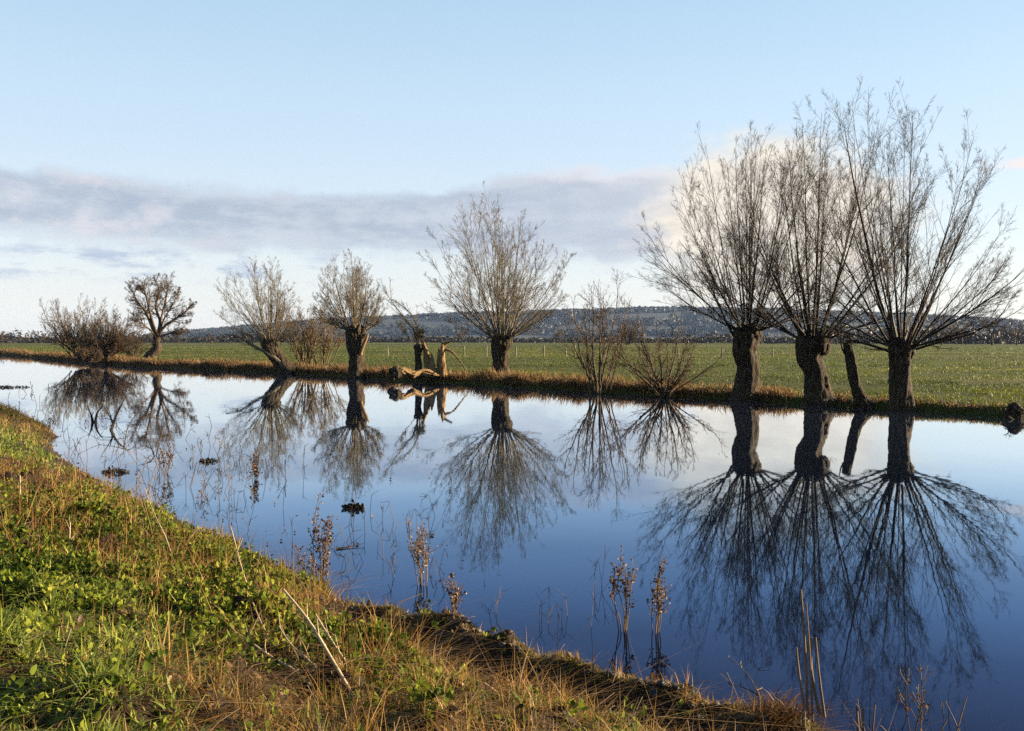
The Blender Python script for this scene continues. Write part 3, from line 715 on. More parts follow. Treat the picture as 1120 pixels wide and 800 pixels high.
def zone_w(x, y, rgz, soft=1.0):
    d2 = ((x[:, None] - ZA[None, :, 0]) ** 2 + (y[:, None] - ZA[None, :, 1]) ** 2) / (ZW[None] ** 2) / soft
    k = np.exp(-np.minimum(d2 * .5, 60)) + 1e-9 / (1 + d2)
    W = np.stack([k[:, ZI == i].sum(1) for i in range(len(ZK))], 1)
    return W / W.sum(1, keepdims=True)
def near_points(n, smin, smax, rgz, vmax=30):
    """points of the near bank, denser towards the viewer"""
    r = rgz.uniform(2.2 ** .5, 42 ** .5, n * 3) ** 2; a = rgz.uniform(-.72, .62, n * 3)
    y = r; x = a * y
    s, v = near_sv(x, y); k = (s > smin) & (s < smax)
    x, y, s, v = x[k][:n], y[k][:n], s[k][:n], v[k][:n]
    return x, y, s, v
rg = np.random.default_rng(110)
def scatter(name, m, N_, zsel, hr, wr, lean, bend, tint, smin=.05, thr=.5, clump=3.0, seed=0, kind='blade', bias=(0, 0)):
    rgz = np.random.default_rng(seed)
    x, y, s, v = near_points(N_, smin, 9, rgz)
    W = zone_w(x, y, rgz); w = sum(W[:, ZK.index(z)] * f for z, f in zsel.items())
    cl = fbm(x * clump, y * clump, seed)
    k = w * (.05 + 1.9 * cl) + rgz.normal(0, .08, len(x)) > thr
    x, y, s, v, cl = x[k], y[k], s[k], v[k], cl[k]
    d = np.hypot(x, y); z = near_z(s, v)
    wet = (near_z(s, v) > .03) & ~((v < V_R - .3) & (s > .02) & (s < .95) & (rgz.uniform(0, 1, len(s)) < np.where(s > .28, .93, np.where(fbm(v * 2.2, s * 0, 67) > .52, .15, .85)))); x, y, s, v, cl, d, z = x[wet], y[wet], s[wet], v[wet], cl[wet], d[wet], z[wet]
    hgt = rgz.uniform(*hr, len(x)) * (.15 + 1.7 * cl * cl * 1.6) * np.where((v < V_R) & (s < .6), .45, 1)
    wid = rgz.uniform(*wr, len(x)) * (1 + d * .05)
    tn = np.clip(rgz.normal(tint[0], tint[1], len(x)) + (fbm(x * 1.3, y * 1.3, seed + 7) - .5) * .8, 0, 1)
    mb = MB(); blades(mb, np.stack([x, y, z - .01], 1), hgt, wid, rgz, lean, bend, bias, tn)
    print(name, len(x))
    return tag(mb.build(name, m), kind='stuff')
scatter('green_grass', M['grass'], 190000, {'G': 1.2, 'L': .1, 'T': .08}, (.05, .15), (.006, .012), .8, 1.1, (.68, .22), .3, .32, 3.5, 201)
scatter('mixed_grass', M['tussock'], 110000, {'T': 1.1, 'D': .5, 'L': .22, 'M': .12}, (.05, .17), (.004, .007), .7, .9, (.60, .24), .05, .33, 4, 202)
scatter('dry_grass', M['dry'], 100000, {'D': 1.1, 'M': .3, 'L': .3, 'T': .35}, (.06, .26), (.003, .006), .7, .8, (.5, .22), .02, .36, 4, 203)
scatter('rusty_stems', M['dry'], 9000, {'D': 1, 'L': .3, 'M': .4}, (.18, .42), (.003, .005), .35, .35, (.35, .25), .0, .42, 3, 206)
scatter('ground_moss', M['tussock'], 45000, {'D': .75, 'M': .25, 'L': .5, 'T': .9, 'G': .4}, (.02, .07), (.004, .009), .9, .6, (.3, .2), .0, .3, 6, 204)

# moss and short turf on the muddy ridge, flattened straw on the bare patches
rgz = np.random.default_rng(207); nn = 30000
v = V_R + .4 - 11 * rgz.uniform(0, 1, nn) ** 1.3; s = rgz.uniform(.02, .30, nn); x, y = near_xy(s, v); cl = fbm(v * 6, s * 6, 61)
k = cl + rgz.normal(0, .08, nn) > .45; x, y, s, v, cl = x[k], y[k], s[k], v[k], cl[k]
mb = MB(); blades(mb, np.stack([x, y, near_z(s, v) - .008], 1), rgz.uniform(.015, .06, len(x)) * (.4 + cl), rgz.uniform(.004, .008, len(x)), rgz, .9, .8, tint=np.clip(rgz.normal(.38, .2, len(x)), 0, 1))
tag(mb.build('ridge_moss', M['tussock']), kind='stuff')
scatter('matted_straw', M['dry'], 70000, {'M': 1.2, 'D': .7, 'T': .35, 'L': .25}, (.05, .16), (.003, .006), 2.0, 1.6, (.45, .25), .05, .38, 5, 208)
# broad leaved cover: rosettes of leaves on short stalks
rgz = np.random.default_rng(205)
x, y, s, v = near_points(52000, .1, 9, rgz)
W = zone_w(x, y, rgz); w = W[:, 1] + .14 * W[:, 0] + .33 * W[:, 2] + .18 * W[:, 3] + .15 * W[:, 4]
cl = fbm(x * 2.2, y * 2.2, 55); w = w * np.where((v < V_R + .3) & (s < 1.3), .25, 1); k = w * (.1 + 1.8 * cl) + rgz.normal(0, .1, len(x)) > .34
x, y, s, v, cl = x[k], y[k], s[k], v[k], cl[k]
m = 8; base = np.stack([x, y, near_z(s, v)], 1)
pts = np.repeat(base, m, 0); hh = np.repeat(rgz.uniform(.03, .16, len(x)) * (.5 + cl), m) * rgz.uniform(.2, 1.1, len(pts))
pts += rgz.normal(0, .028, pts.shape) * np.array([1, 1, 0]); pts[:, 2] += hh
tn = np.clip(np.repeat(rgz.normal(.45, .2, len(x)) + (fbm(x * 1.1, y * 1.1, 77) - .5) * .7, m) + rgz.normal(0, .12, len(pts)), 0, 1)
mb = MB(); leaves(mb, pts, .043, rgz, .8, 1.0, tn); print('leaves', len(pts))
tag(mb.build('leafy_ground_cover', M['leaf']), kind='stuff')
# litter: dead leaves and straw lying about
x, y, s, v = near_points(22000, .0, 9, rgz)
W = zone_w(x, y, rgz); w = W[:, 4] + .5 * W[:, 2] + .35 * W[:, 3] + .3 * W[:, 1] + .6 * (s < 1.2); k = w + rgz.normal(0, .12, len(x)) > .45
x, y, s, v = x[k], y[k], s[k], v[k]
mb = MB(); leaves(mb, np.stack([x, y, near_z(s, v) + .012], 1), .055, rgz, .6, .15)
tag(mb.build('leaf_litter', M['dead_leaf']), kind='stuff')
x, y, s, v = near_points(1500, .1, 9, rgz); W = zone_w(x, y, rgz); k = W[:, 4] + .6 * W[:, 2] + .5 * W[:, 3] + .35 * W[:, 1] + rgz.normal(0, .15, len(x)) > .35
x, y, s, v = x[k], y[k], s[k], v[k]; nn = len(x); az = rgz.uniform(0, math.pi, nn); ln = rgz.uniform(.06, .3, nn)
d = np.stack([np.cos(az) * ln, np.sin(az) * ln, rgz.normal(.03, .05, nn)], 1); b = np.stack([x, y, near_z(s, v) + .03 + rgz.uniform(0, .05, nn)], 1)
P = np.stack([b, b + d * .5 + rgz.normal(0, .012, (nn, 3)), b + d], 1)
mb = MB(); mb.tubes(P, np.full((nn, 3), .0028), 4); tag(mb.build('straw_litter', M['stem']), kind='stuff')
# wet clods along the water line
x, y, s, v = near_points(6500, -.06, .62, rgz)
k = (v < V_R + 2) | (rgz.uniform(0, 1, len(x)) < .25); x, y, s, v = x[k], y[k], s[k], v[k]
mb = MB(); U, Wn = 7, 5
for i in range(len(x)):
    r_ = rgz.uniform(.008, .034); th = np.linspace(0, math.pi, Wn)[:, None]; ph = np.arange(U)[None] * 2 * math.pi / U
    ww = r_ * (1 + 1.1 * (rgz.uniform(0, 1, (Wn, U)) - .5)); ww[0] = ww[0, 0]; ww[-1] = ww[-1, 0]
    V = np.stack([x[i] + ww * np.sin(th) * np.cos(ph) * 1.3, y[i] + ww * np.sin(th) * np.sin(ph) * 1.2, near_z(s[i], v[i]) + .005 + ww * np.cos(th) * .8], -1).reshape(-1, 3)
    ii = np.arange(Wn - 1)[:, None] * U; j = np.arange(U)[None]
    mb.add(V, np.stack([ii + j, ii + (j + 1) % U, ii + U + (j + 1) % U, ii + U + j], -1).reshape(-1, 4))
tag(mb.build('mud_clods', M['mudclod'], None, True), kind='stuff')

# ------------------------------------------------------------------ dead plants standing in the water and on the edge
def dock(name, label, base, h, n, seed, spread=.12, heads=90, hsize=.016, lean=(0, 0), cat='plant', group='withered plants at the water edge', top=.45, stemr=.006, seedm='seed'):
    rg = np.random.default_rng(seed); base = np.array(base, float)
    root = empty(name, base, label, cat, group)
    P, Rr = [], []
    for k in range(n):
        az = rg.uniform(0, 6.28); sp = rg.uniform(.2, 1) * spread * h
        hh = h * (1 if k == 0 else rg.uniform(.5, .95)); tip = base + [math.cos(az) * sp + lean[0] * hh, math.sin(az) * sp + lean[1] * hh, hh]
        st = base + [math.cos(az) * .03 * h, math.sin(az) * .03 * h, -.12]
        c = spline([st, st * .66 + tip * .34 + rg.normal(0, .035 * h, 3), st * .3 + tip * .7 + rg.normal(0, .04 * h, 3), tip], 9); P.append(c); Rr.append(np.linspace(stemr, stemr * .45, 9))
    P, Rr = np.array(P), np.array(Rr)
    mb = MB(); mb.tubes(P, Rr, 5)
    Q, q = grow(P, Rr, n=7, t0=1 - top - .1, t1=1, lf=.22, ang=32, up=.5, K=4, jit=.12, rf=.7, rtip=stemr * .35, rg=rg); mb.tubes(Q, q, 4)
    mb.build('stem', M['stem'], root)
    k = heads; i = rg.integers(0, len(Q), k); j = rg.integers(1, 4, k)
    pts = Q[i, j] + rg.normal(0, hsize * .6, (k, 3))
    pm = P[rg.integers(0, n, k // 2), rg.integers(int(9 * (1 - top)), 9, k // 2)] + rg.normal(0, hsize, (k // 2, 3))
    l = MB(); leaves(l, np.vstack([pts, pm]), hsize * 2, rg, .8, -.1, fold=.6); l.build('seed_heads', M[seedm], root)  # seed heads of the dock, strewn over the upper stems
    return root
def W0(px, py): return on(px, py, 0.0)
dock('withered_dock', 'tallest dark withered dock standing in the water off the orange grass edge', W0(352, 632), .86, 7, 301, .16, 360, .014, top=.75)
dock('withered_dock', 'thin single dark stem with small forked top in open water at the left', W0(240, 503), .45, 1, 302, .05, 30, .012)
dock('withered_dock', 'short brown withered clump in open water under the reflections of the leaning willow', W0(278, 524), .40, 4, 303, .25, 150, .018)
dock('withered_dock', 'fluffy pale topped dead stems in the water below the middle pollard reflection', W0(461, 640), .66, 9, 304, .22, 300, .011, top=.4, seedm='pale_seed')
dock('withered_dock', 'left one of two dead seeded plants in the water left of the big dark reflections', W0(681, 690), .66, 7, 305, .22, 150, .013, top=.4)
dock('withered_dock', 'right one of two dead seeded plants in the water left of the big dark reflections', W0(716, 692), .62, 6, 306, .2, 150, .013, (.05, 0), top=.5)
dock('withered_dock', 'pinkish withered stems rising from the muddy ridge beside fresh green shoots', on_near(498, 676), .35, 5, 307, .22, 120, .012)
dock('withered_dock', 'small dark withered stems on the mud ridge below the middle of the river', on_near(537, 690), .30, 4, 308, .25, 70, .012)
dock('withered_dock', 'short pale withered stems on the mud ridge, next to a catkin-like tip', on_near(576, 700), .24, 3, 309, .3, 60, .014)
dock('withered_dock', 'reddish bent dead stems leaning left at the orange grass edge, behind the tallest dark dock', on_near(345, 640), .55, 6, 310, .16, 120, .012, (-.35, .1))
dock('withered_dock', 'sparse reddish dead stems on the orange grass edge at the left', on_near(215, 575), .75, 5, 311, .3, 90, .011)
dock('withered_dock', 'tall thin brown dead stem leaning across the left water edge', on_near(172, 600), .85, 3, 312, .2, 60, .011, (-.15, 0))
dock('withered_dock', 'dead brown stems standing in mud left of the tussock clump by the bottom edge', on_near(752, 748), .30, 4, 313, .25, 60, .012)
dock('withered_dock', 'twiggy dark withered plant in the water near the left bank corner', W0(182, 520), .55, 5, 314, .3, 160, .016)
dock('withered_dock', 'sparse small dead plant in shallow water beside the left bank', W0(55, 470), .5, 6, 315, .35, 60, .02)
dock('withered_dock', 'pale dead stalks with open tops standing in the water at the lower right corner', on(1003, 815, 0), .42, 3, 316, .25, 30, .013)

def stalks(name, label, base, specs, mname, cat, group=None, sides=6):
    """a bunch of cut or broken stalks: specs = (dx, dy, height, lean x, lean y, radius)"""
    base = np.array(base, float); P, Rr = [], []
    for dx, dy, h_, lx, ly, r_ in specs:
        b = base + [dx, dy, -.05]; P.append(spline([b, b + [lx * .45, ly * .4, h_ * .5], b + [lx, ly, h_]], 7)); Rr.append(np.linspace(r_, r_ * .75, 7))
    mb = MB(); mb.tubes(P, Rr, sides)
    i = 0
    o = mb.build(name, M[mname], None, True); recentre(o, base)
    return tag(o, label, cat, group)
# brown tussock with reed stalks at the bottom edge
_p = on(886, 784, .1); _v = float(near_sv(_p[0], _p[1])[1]); tu = np.array([*near_xy(.10, _v), .08])
root = empty('tussock_clump', tu, 'brown matted tussock clump with tall broken reeds at the bottom edge', 'plant')
rgz = np.random.default_rng(330); nb = 2200
bz = np.stack([tu[0] + rgz.normal(0, .08, nb), tu[1] + rgz.normal(0, .10, nb), tu[2] + rgz.uniform(-.05, .14, nb)], 1)
mb = MB(); blades(mb, bz, rgz.uniform(.05, .17, nb), rgz.uniform(.004, .008, nb), rgz, .9, 1.3, (.15, -.25), rgz.uniform(0, .25, nb)); mb.build('matted_grass', M['dry'], root)
mb = MB()
for (x0, y0, x1, y1, r_) in [(884, 795, 876, 645, .011), (896, 780, 887, 697, .011), (902, 785, 892, 697, .009), (880, 775, 871, 708, .009), (889, 790, 882, 660, .007)]:
    a = at(x0, y0, tu[1] - .05); b = at(x1, y1, tu[1] + .05)
    mb.tubes([spline([a, (a + b) / 2 + rgz.normal(0, .012, 3), b], 8)], [np.linspace(r_, r_ * .6, 8)], 6)
mb.build('reed_stalk', M['stem'], root, True)
stalks('reed_stalks', 'pair of short brown reed stalks rising near the bottom edge right of the tussock clump', on(940, 812, 0), [(0, 0, .28, -.02, .0, .010), (.03, .02, .26, 0, 0, .008), (.09, .03, .30, .02, 0, .006), (.05, -.04, .2, -.05, 0, .006)], 'stem', 'plant')
stalks('reed_stalks', 'thin leaning dead stalks in the dark water by the lower right corner', on(1040, 818, 0), [(0, 0, .36, .12, .05, .005), (-.1, .05, .22, .10, 0, .005), (.12, .03, .30, -.1, .1, .004)], 'stem', 'plant')
# fresh green shoots at the edge
def shoots(label, base, n, h, seed, wid=.016):
    rg = np.random.default_rng(seed); base = np.array(base)
    b = base + rg.normal(0, .05, (n, 3)) * [1, 1, 0]; b[:, 2] = base[2] - .02
    mb = MB(); blades(mb, b, rg.uniform(.6, 1, n) * h, np.full(n, wid), rg, .2, .3, tint=rg.uniform(.6, 1, n))
    return tag(recentre(mb.build('green_shoot', M['grass']), base), label, 'plant', 'fresh green shoots at the water edge')
shoots('upright pale green flag shoots on the mud ridge beside pinkish dead stems', on_near(478, 672), 9, .2, 341)
shoots('dark green shoots at the water edge by the tallest dark dock', on_near(384, 655), 9, .14, 342)
shoots('green leaf shoot standing just right of the brown tussock clump', on_near(918, 800), 5, .15, 343, .02)
shoots('small green shoot on the mud ridge right of the pale withered stems', on_near(625, 712), 6, .12, 344)

# leafy dock plants in the grass
def rosette(label, base, n, L, seed):
    rg = np.random.default_rng(seed); base = np.array(base)
    root = empty('leafy_dock', base, label, 'plant', 'leafy green plants on the near bank')
    mb = MB()
    for k in range(n):
        az = rg.uniform(0, 6.28); up = rg.uniform(.3, 1.1); l = L * rg.uniform(.6, 1.1); K = 6
        u = np.linspace(0, 1, K); d = np.array([math.cos(az), math.sin(az)])
        c = np.stack([base[0] + d[0] * l * u * .8, base[1] + d[1] * l * u * .8, base[2] + l * (up * u - .55 * u * u)], 1)
        wv = np.array([-d[1], d[0], 0]) * l * .26; w = np.array([.12, .7, 1, .9, .5, .03])[:, None]
        V = np.stack([c - wv * w + [0, 0, .018 * l / .1], c, c + wv * w + [0, 0, .018 * l / .1]], 1).reshape(-1, 3)
        i = np.arange(K - 1)[:, None] * 3 + np.array([0, 1])[None]
        mb.add(V, np.stack([i, i + 1, i + 4, i + 3], -1).reshape(-1, 4), np.full(K * 3, rg.uniform(.25, .8)))
    mb.build('leaf', M['leaf'], root, True)
rosette('largest leafy green plant in the dry grass right of the fallen stalks', on_near(410, 700), 34, .15, 351)
rosette('leafy green plant in the grass just below the largest one', on_near(400, 742), 12, .12, 352)
rosette('pale round leaved plant beside the lush grass at the left', on_near(135, 660), 22, .13, 353)
rosette('leafy plant at the left margin above the lush grass', on_near(12, 600), 26, .16, 354)
rosette('leafy plant on the slope near the left water edge', on_near(95, 575), 24, .16, 355)

# long fallen pale stalks
G_S = 'long pale dead stalks lying on the near bank'
def stalk(label, pts, r0, seed, reach=.5):
    """a stalk leaning out of the ground: base on the bank, the rest rising over it"""
    rg = np.random.default_rng(seed); r0 = r0 * 1.7
    b0 = on_near(*pts[0][:2]); C = [b0 - [0, 0, .02]]
    n_ = len(pts) - 1
    for i, (px, py, up) in enumerate(pts[1:]): C.append(at(px, py, b0[1] + reach * (i + 1) / n_))
    c = spline(C, 14); mb = MB(); w = np.linspace(0, 1, 14); mb.tubes([c], [r0 * (1 - .45 * w)], 7)
    Q, q = grow(c[None], (r0 * (1 - .5 * w))[None], n=5, t0=.4, t1=1, lf=.12, ang=35, up=.1, K=3, rf=.5, rtip=.001, rg=rg); mb.tubes(Q, q, 4)
    # joints of the stalk
    mb.tubes(np.array([[c[i] - (c[i + 1] - c[i]) * .08, c[i], c[i] + (c[i + 1] - c[i]) * .08] for i in (3, 6, 9)]), np.array([[r0 * .7, r0 * 1.15, r0 * .7]] * 3), 7)
    o = mb.build('dead_stalk', M['straw'], None, True); recentre(o, C[0]); return tag(o, label, 'stalk', G_S)
stalk('thick pale stalk rising up left from the bottom edge to a hooked tip', [(398, 775, .1), (365, 725, .2), (338, 680, .3), (310, 645, .35)], .0075, 361)
stalk('pale stalk just right of the hooked thick one, running beside it', [(410, 770, .1), (385, 735, .16), (362, 700, .24), (345, 672, .28)], .006, 362)
stalk('pale stalk lying slantwise to the lower left of the hooked thick one', [(370, 760, .08), (330, 740, .12), (295, 718, .14), (268, 698, .16)], .0065, 363, .5)
stalk('pale stalk lying almost level along the bottom edge', [(425, 788, .06), (370, 782, .08), (320, 776, .08), (270, 768, .08)], .0065, 364, .05)
stalk('thin brownish stalk leaning in the leafy cover left of the fallen bunch', [(303, 712, .1), (285, 680, .16), (270, 640, .22), (252, 575, .3)], .004, 365, 1.2)
stalk('thin stalk slanting through the leafy cover behind the fallen bunch', [(362, 755, .06), (340, 725, .10), (318, 705, .12), (305, 685, .15)], .004, 366)
stalk('thin reddish leaning stalk near the orange grass edge', [(192, 620, .1), (182, 590, .2), (170, 565, .25), (158, 535, .3)], .0045, 367, .9)
stalk('short upright pale stalk at the left margin', [(22, 548, .05), (22, 535, .3), (22, 520, .5)], .006, 368, .1)
stalk('short pale stick on the bare litter patch', [(135, 722, .05), (158, 717, .06), (182, 708, .06)], .006, 369, .25)
stalk('short upright pale stalk in the leafy cover', [(75, 610, .04), (76, 590, .15), (77, 572, .25)], .005, 370, .2)

# floating weed and branches in the water
def weed(label, base, rad, seed, n=260):
    rg = np.random.default_rng(seed); base = np.array(base); a = rg.uniform(0, 6.28, n); r = rad * np.sqrt(rg.uniform(0, 1, n))
    pts = np.stack([base[0] + np.cos(a) * r * 1.7, base[1] + np.sin(a) * r, rg.uniform(-.01, .05, n) * (1 - r / rad) * 2 + .004], 1)
    mb = MB(); leaves(mb, pts, .05 + rad * .05, rg, .7, .1); blades(mb, pts[:n // 3], rg.uniform(.03, .12, n // 3) * (rad / .2) ** .5, np.full(n // 3, .006), rg, .9, .8)
    o = recentre(mb.build('floating_weed', M['wood']), base); return tag(o, label, 'weed', 'floating weed clumps on the river')
weed('long low weed raft near the left margin of the water', W0(8, 424), .7, 383, 260)
weed('small round dark weed tuft in open blue water left of the middle reflection', W0(386, 556), .10, 384, 200)
weed('brown weed patch beside a thin forked stem in open water', W0(228, 505), .12, 385, 120)
weed('dark weed tangle by the drowned branch near the left bank corner', W0(126, 517), .16, 387, 160)
# many thin dead stems standing in the shallows
rgz = np.random.default_rng(400)
EM = 'thin dead stems standing in the shallow water'
spots = [(rgz.uniform(60, 235), rgz.uniform(455, 545)) for _ in range(75)] + [(rgz.uniform(0, 60), rgz.uniform(425, 458)) for _ in range(16)] + [(rgz.uniform(235, 335), rgz.uniform(495, 590)) for _ in range(40)] + \
        [(rgz.uniform(360, 480), rgz.uniform(560, 640)) for _ in range(34)] + [(rgz.uniform(480, 720), rgz.uniform(640, 720)) for _ in range(18)] + [(rgz.uniform(760, 1060), rgz.uniform(745, 830)) for _ in range(18)]
for k, (px, py) in enumerate(spots):
    b = on(px, py, 0.)
    if float(near_sv(b[0], b[1])[0]) > -.03: continue
    d = b[1]; h_ = rgz.uniform(.10, .42) * (1.1 if px < 335 else .8); ln = rgz.normal(0, .35) * h_; r_ = max(.0022, .00022 * d)
    mb = MB(); top_ = b + [ln, rgz.normal(0, .1) * h_, h_]
    cs = [b - [0, 0, .1], (b + top_) / 2 + [ln * .2, 0, h_ * .12], top_]
    if rgz.uniform() < .35: cs = cs + [top_ + [ln * .6 + rgz.normal(0, .12) * h_, 0, -h_ * rgz.uniform(.2, .6)]]
    P = spline(cs, 9)[None]; Rr = np.full((1, 9), r_); mb.tubes(P, Rr, 4)
    Q, q = grow(P, Rr, n=int(rgz.integers(1, 4)), t0=.5, t1=1, lf=.25, ang=40, up=.2, K=3, rf=.8, rtip=r_ * .7, rg=rgz); mb.tubes(Q, q, 4)
    o = recentre(mb.build('thin_dead_stem', M['stem' if rgz.uniform() < .4 else 'bark']), b)  # a thin dead stem of no particular plant
    tag(o, 'thin dead stem standing in the shallow water off the near bank', 'stem', EM)
n_ = 420; pa = rgz.uniform(20, 520, n_); pb = rgz.uniform(425, 640, n_); sp_ = np.array([on(a_, b_, .004) for a_, b_ in zip(pa, pb)])
sp_ = sp_[[float(near_sv(q_[0], q_[1])[0]) < -.05 for q_ in sp_]]; sp_ = sp_[fbm(sp_[:, 0] * .5, sp_[:, 1] * .5, 71) > .5]
mb = MB(); leaves(mb, sp_, .05, rgz, .7, .0, fold=.1); mb.v[0][:, 2] = np.clip(mb.v[0][:, 2], .002, .03); tag(mb.build('floating_debris', M['dead_leaf']), kind='stuff')
def branch(label, ctrls, r0, seed, n=4, mname='bark'):
    rg = np.random.default_rng(seed); w = np.linspace(0, 1, 10)
    root = empty('drowned_branch', ctrls[0][0], label, 'branch', 'branches sticking out of the river')
    for c in ctrls:
        mb = MB(); P = spline(c, 10)[None]; Rr = (r0 * (1 - .8 * w))[None]; mb.tubes(P, Rr, 6)
        if n: Q, q = grow(P, Rr, n=n, t0=.25, t1=1, lf=.35, ang=40, up=.1, K=5, jit=.2, rf=.6, rtip=.004, rg=rg); mb.tubes(Q, q, 4)
        mb.build('limb', M[mname], root, True)
    return root
def WZ(px, py, z): p = W0(px, py); p[2] = z; return p
b0 = W0(100, 465)
branch('dark drowned branch with bare twigs rising beside the left weed mat', [[W0(102, 462) - [0, 0, .1], WZ(100, 462, .2), WZ(97, 462, .42)], [W0(104, 462) - [0, 0, .1], WZ(106, 462, .25), WZ(112, 462, .5)], [W0(120, 472) - [0, 0, .1], WZ(128, 468, .4), WZ(140, 462, .9)]], .05, 391, 6)
branch('arched thin bramble stems dipping into the water at the left bank corner', [[W0(160, 548) - [0, 0, .05], WZ(172, 530, .35), WZ(186, 535, .05)], [W0(150, 530) - [0, 0, .05], WZ(165, 515, .3), WZ(182, 540, .02)], [W0(68, 470) - [0, 0, .05], WZ(72, 468, .45), WZ(82, 466, .1)]], .008, 392, 6, 'stem')
branch('short stick floating on open blue water right of the tallest dark dock', [[WZ(368, 601, .01), WZ(384, 599, .015), WZ(399, 597, .03)]], .012, 393, 0)
branch('twiggy drowned branch in the water right of the drowned dark branch', [[W0(135, 492) - [0, 0, .05], WZ(140, 480, .3), WZ(150, 470, .45)], [W0(170, 500) - [0, 0, .05], WZ(176, 492, .3), WZ(184, 488, .3)], [W0(170, 500) - [0, 0, .05], WZ(164, 496, .2), WZ(160, 492, .28)]], .016, 394, 8)
branch('thin bare twig reaching low over the dark water near the bottom', [[W0(840, 775) - [0, 0, .04], WZ(820, 748, .05), WZ(800, 735, .10)]], .006, 395, 3, 'stem')

# ------------------------------------------------------------------ light
SUN_EL, SUN_AZ = R(12), R(77)          # azimuth from +Y (the view) towards +X
sdir = np.array([math.sin(SUN_AZ) * math.cos(SUN_EL), math.cos(SUN_AZ) * math.cos(SUN_EL), math.sin(SUN_EL)])
ld = bpy.data.lights.new('sun', 'SUN'); ld.energy = 5.0; ld.angle = R(.53); ld.color = (1, .80, .55)
sun = bpy.data.objects.new('sun', ld); COL.objects.link(sun)
from mathutils import Vector
sun.rotation_euler = Vector(-sdir).to_track_quat('-Z', 'Y').to_euler()

w = bpy.data.worlds.new('World'); SC.world = w; w.use_nodes = True
nt = w.node_tree; nt.nodes.clear(); Lk = nt.links.new
out = nt.nodes.new('ShaderNodeOutputWorld'); bg = nt.nodes.new('ShaderNodeBackground'); Lk(bg.outputs[0], out.inputs[0])
STR = .066; bg.inputs[1].default_value = STR
sky = N(nt, 'ShaderNodeTexSky', sky_type='NISHITA'); sky.sun_disc = False
sky.sun_elevation = SUN_EL; sky.sun_rotation = SUN_AZ; sky.air_density = 1.0; sky.dust_density = .6; sky.ozone_density = 1.5
tc = N(nt, 'ShaderNodeTexCoord'); sx = N(nt, 'ShaderNodeSeparateXYZ'); Lk(tc.outputs['Generated'], sx.inputs[0])
def math_(op, a, b=None, c=None):
    n = N(nt, 'ShaderNodeMath', operation=op)
    for s, v in zip(n.inputs, (a, b, c)):
        if v is None: continue
        if hasattr(v, 'is_linked'): Lk(v, s)
        else: s.default_value = v
    return n.outputs[0]
DEG = 180 / math.pi
az = math_('MULTIPLY', math_('ARCTAN2', sx.outputs[0], sx.outputs[1]), DEG)
el = math_('MULTIPLY', math_('ARCSINE', sx.outputs[2]), DEG)
cv = N(nt, 'ShaderNodeCombineXYZ'); Lk(math_('MULTIPLY', az, .12), cv.inputs[0]); Lk(math_('MULTIPLY', el, .34), cv.inputs[1])
n1 = math_('SUBTRACT', noise(nt, cv.outputs[0], 1.0, 8, .58), .5)
cv2 = N(nt, 'ShaderNodeCombineXYZ'); Lk(math_('MULTIPLY', az, .2), cv2.inputs[0]); Lk(math_('MULTIPLY', el, .9), cv2.inputs[1]); cv2.inputs[2].default_value = 4
n2 = noise(nt, cv2.outputs[0], 1.0, 8, .6)
def ss_(x, a, b):
    n = N(nt, 'ShaderNodeMapRange', interpolation_type='SMOOTHSTEP'); Lk(x, n.inputs[0])
    n.inputs[1].default_value, n.inputs[2].default_value = a, b; return n.outputs[0]
def curve(x, pts):
    lo, hi = pts[0][0], pts[-1][0]; ys = [p[1] for p in pts]; y0, y1 = min(ys), max(ys) + 1e-6
    m = N(nt, 'ShaderNodeMapRange'); Lk(x, m.inputs[0]); m.inputs[1].default_value, m.inputs[2].default_value = lo, hi
    c = ramp(nt, m.outputs[0], [((p[0] - lo) / (hi - lo), ((p[1] - y0) / (y1 - y0),) * 3) for p in pts])
    b = N(nt, 'ShaderNodeMapRange'); Lk(c, b.inputs[0]); b.inputs[3].default_value, b.inputs[4].default_value = y0, y1
    return b.outputs[0]
mul = lambda a, b: math_('MULTIPLY', a, b)
# the long bank of cloud
cv3 = N(nt, 'ShaderNodeCombineXYZ'); Lk(math_('MULTIPLY', az, .40), cv3.inputs[0]); Lk(math_('MULTIPLY', el, .62), cv3.inputs[1]); cv3.inputs[2].default_value = 9
n3 = math_('SUBTRACT', noise(nt, cv3.outputs[0], 1.0, 9, .6), .5)
top = curve(az, [(-60, 8.2), (-28, 9.3), (-20, 9.0), (-12, 8.5), (-5, 8.8), (0, 9.9), (5, 10.3), (9, 10.0), (12, 9.0)])
bot = curve(az, [(-60, 4.6), (-28, 5.2), (-10, 4.6), (4, 4.0), (12, 3.6)])
up_ = math_('DIVIDE', math_('SUBTRACT', top, el), 1.3); dn_ = math_('DIVIDE', math_('SUBTRACT', el, bot), 1.9)
m0 = math_('ADD', math_('MINIMUM', math_('MINIMUM', up_, dn_), 1.0), math_('ADD', math_('MULTIPLY', n1, 1.6), math_('MULTIPLY', n3, 1.5)))
band = mul(ss_(m0, -.12, .75), mul(ss_(az, 13, 7.5), ss_(az, -75, -45)))
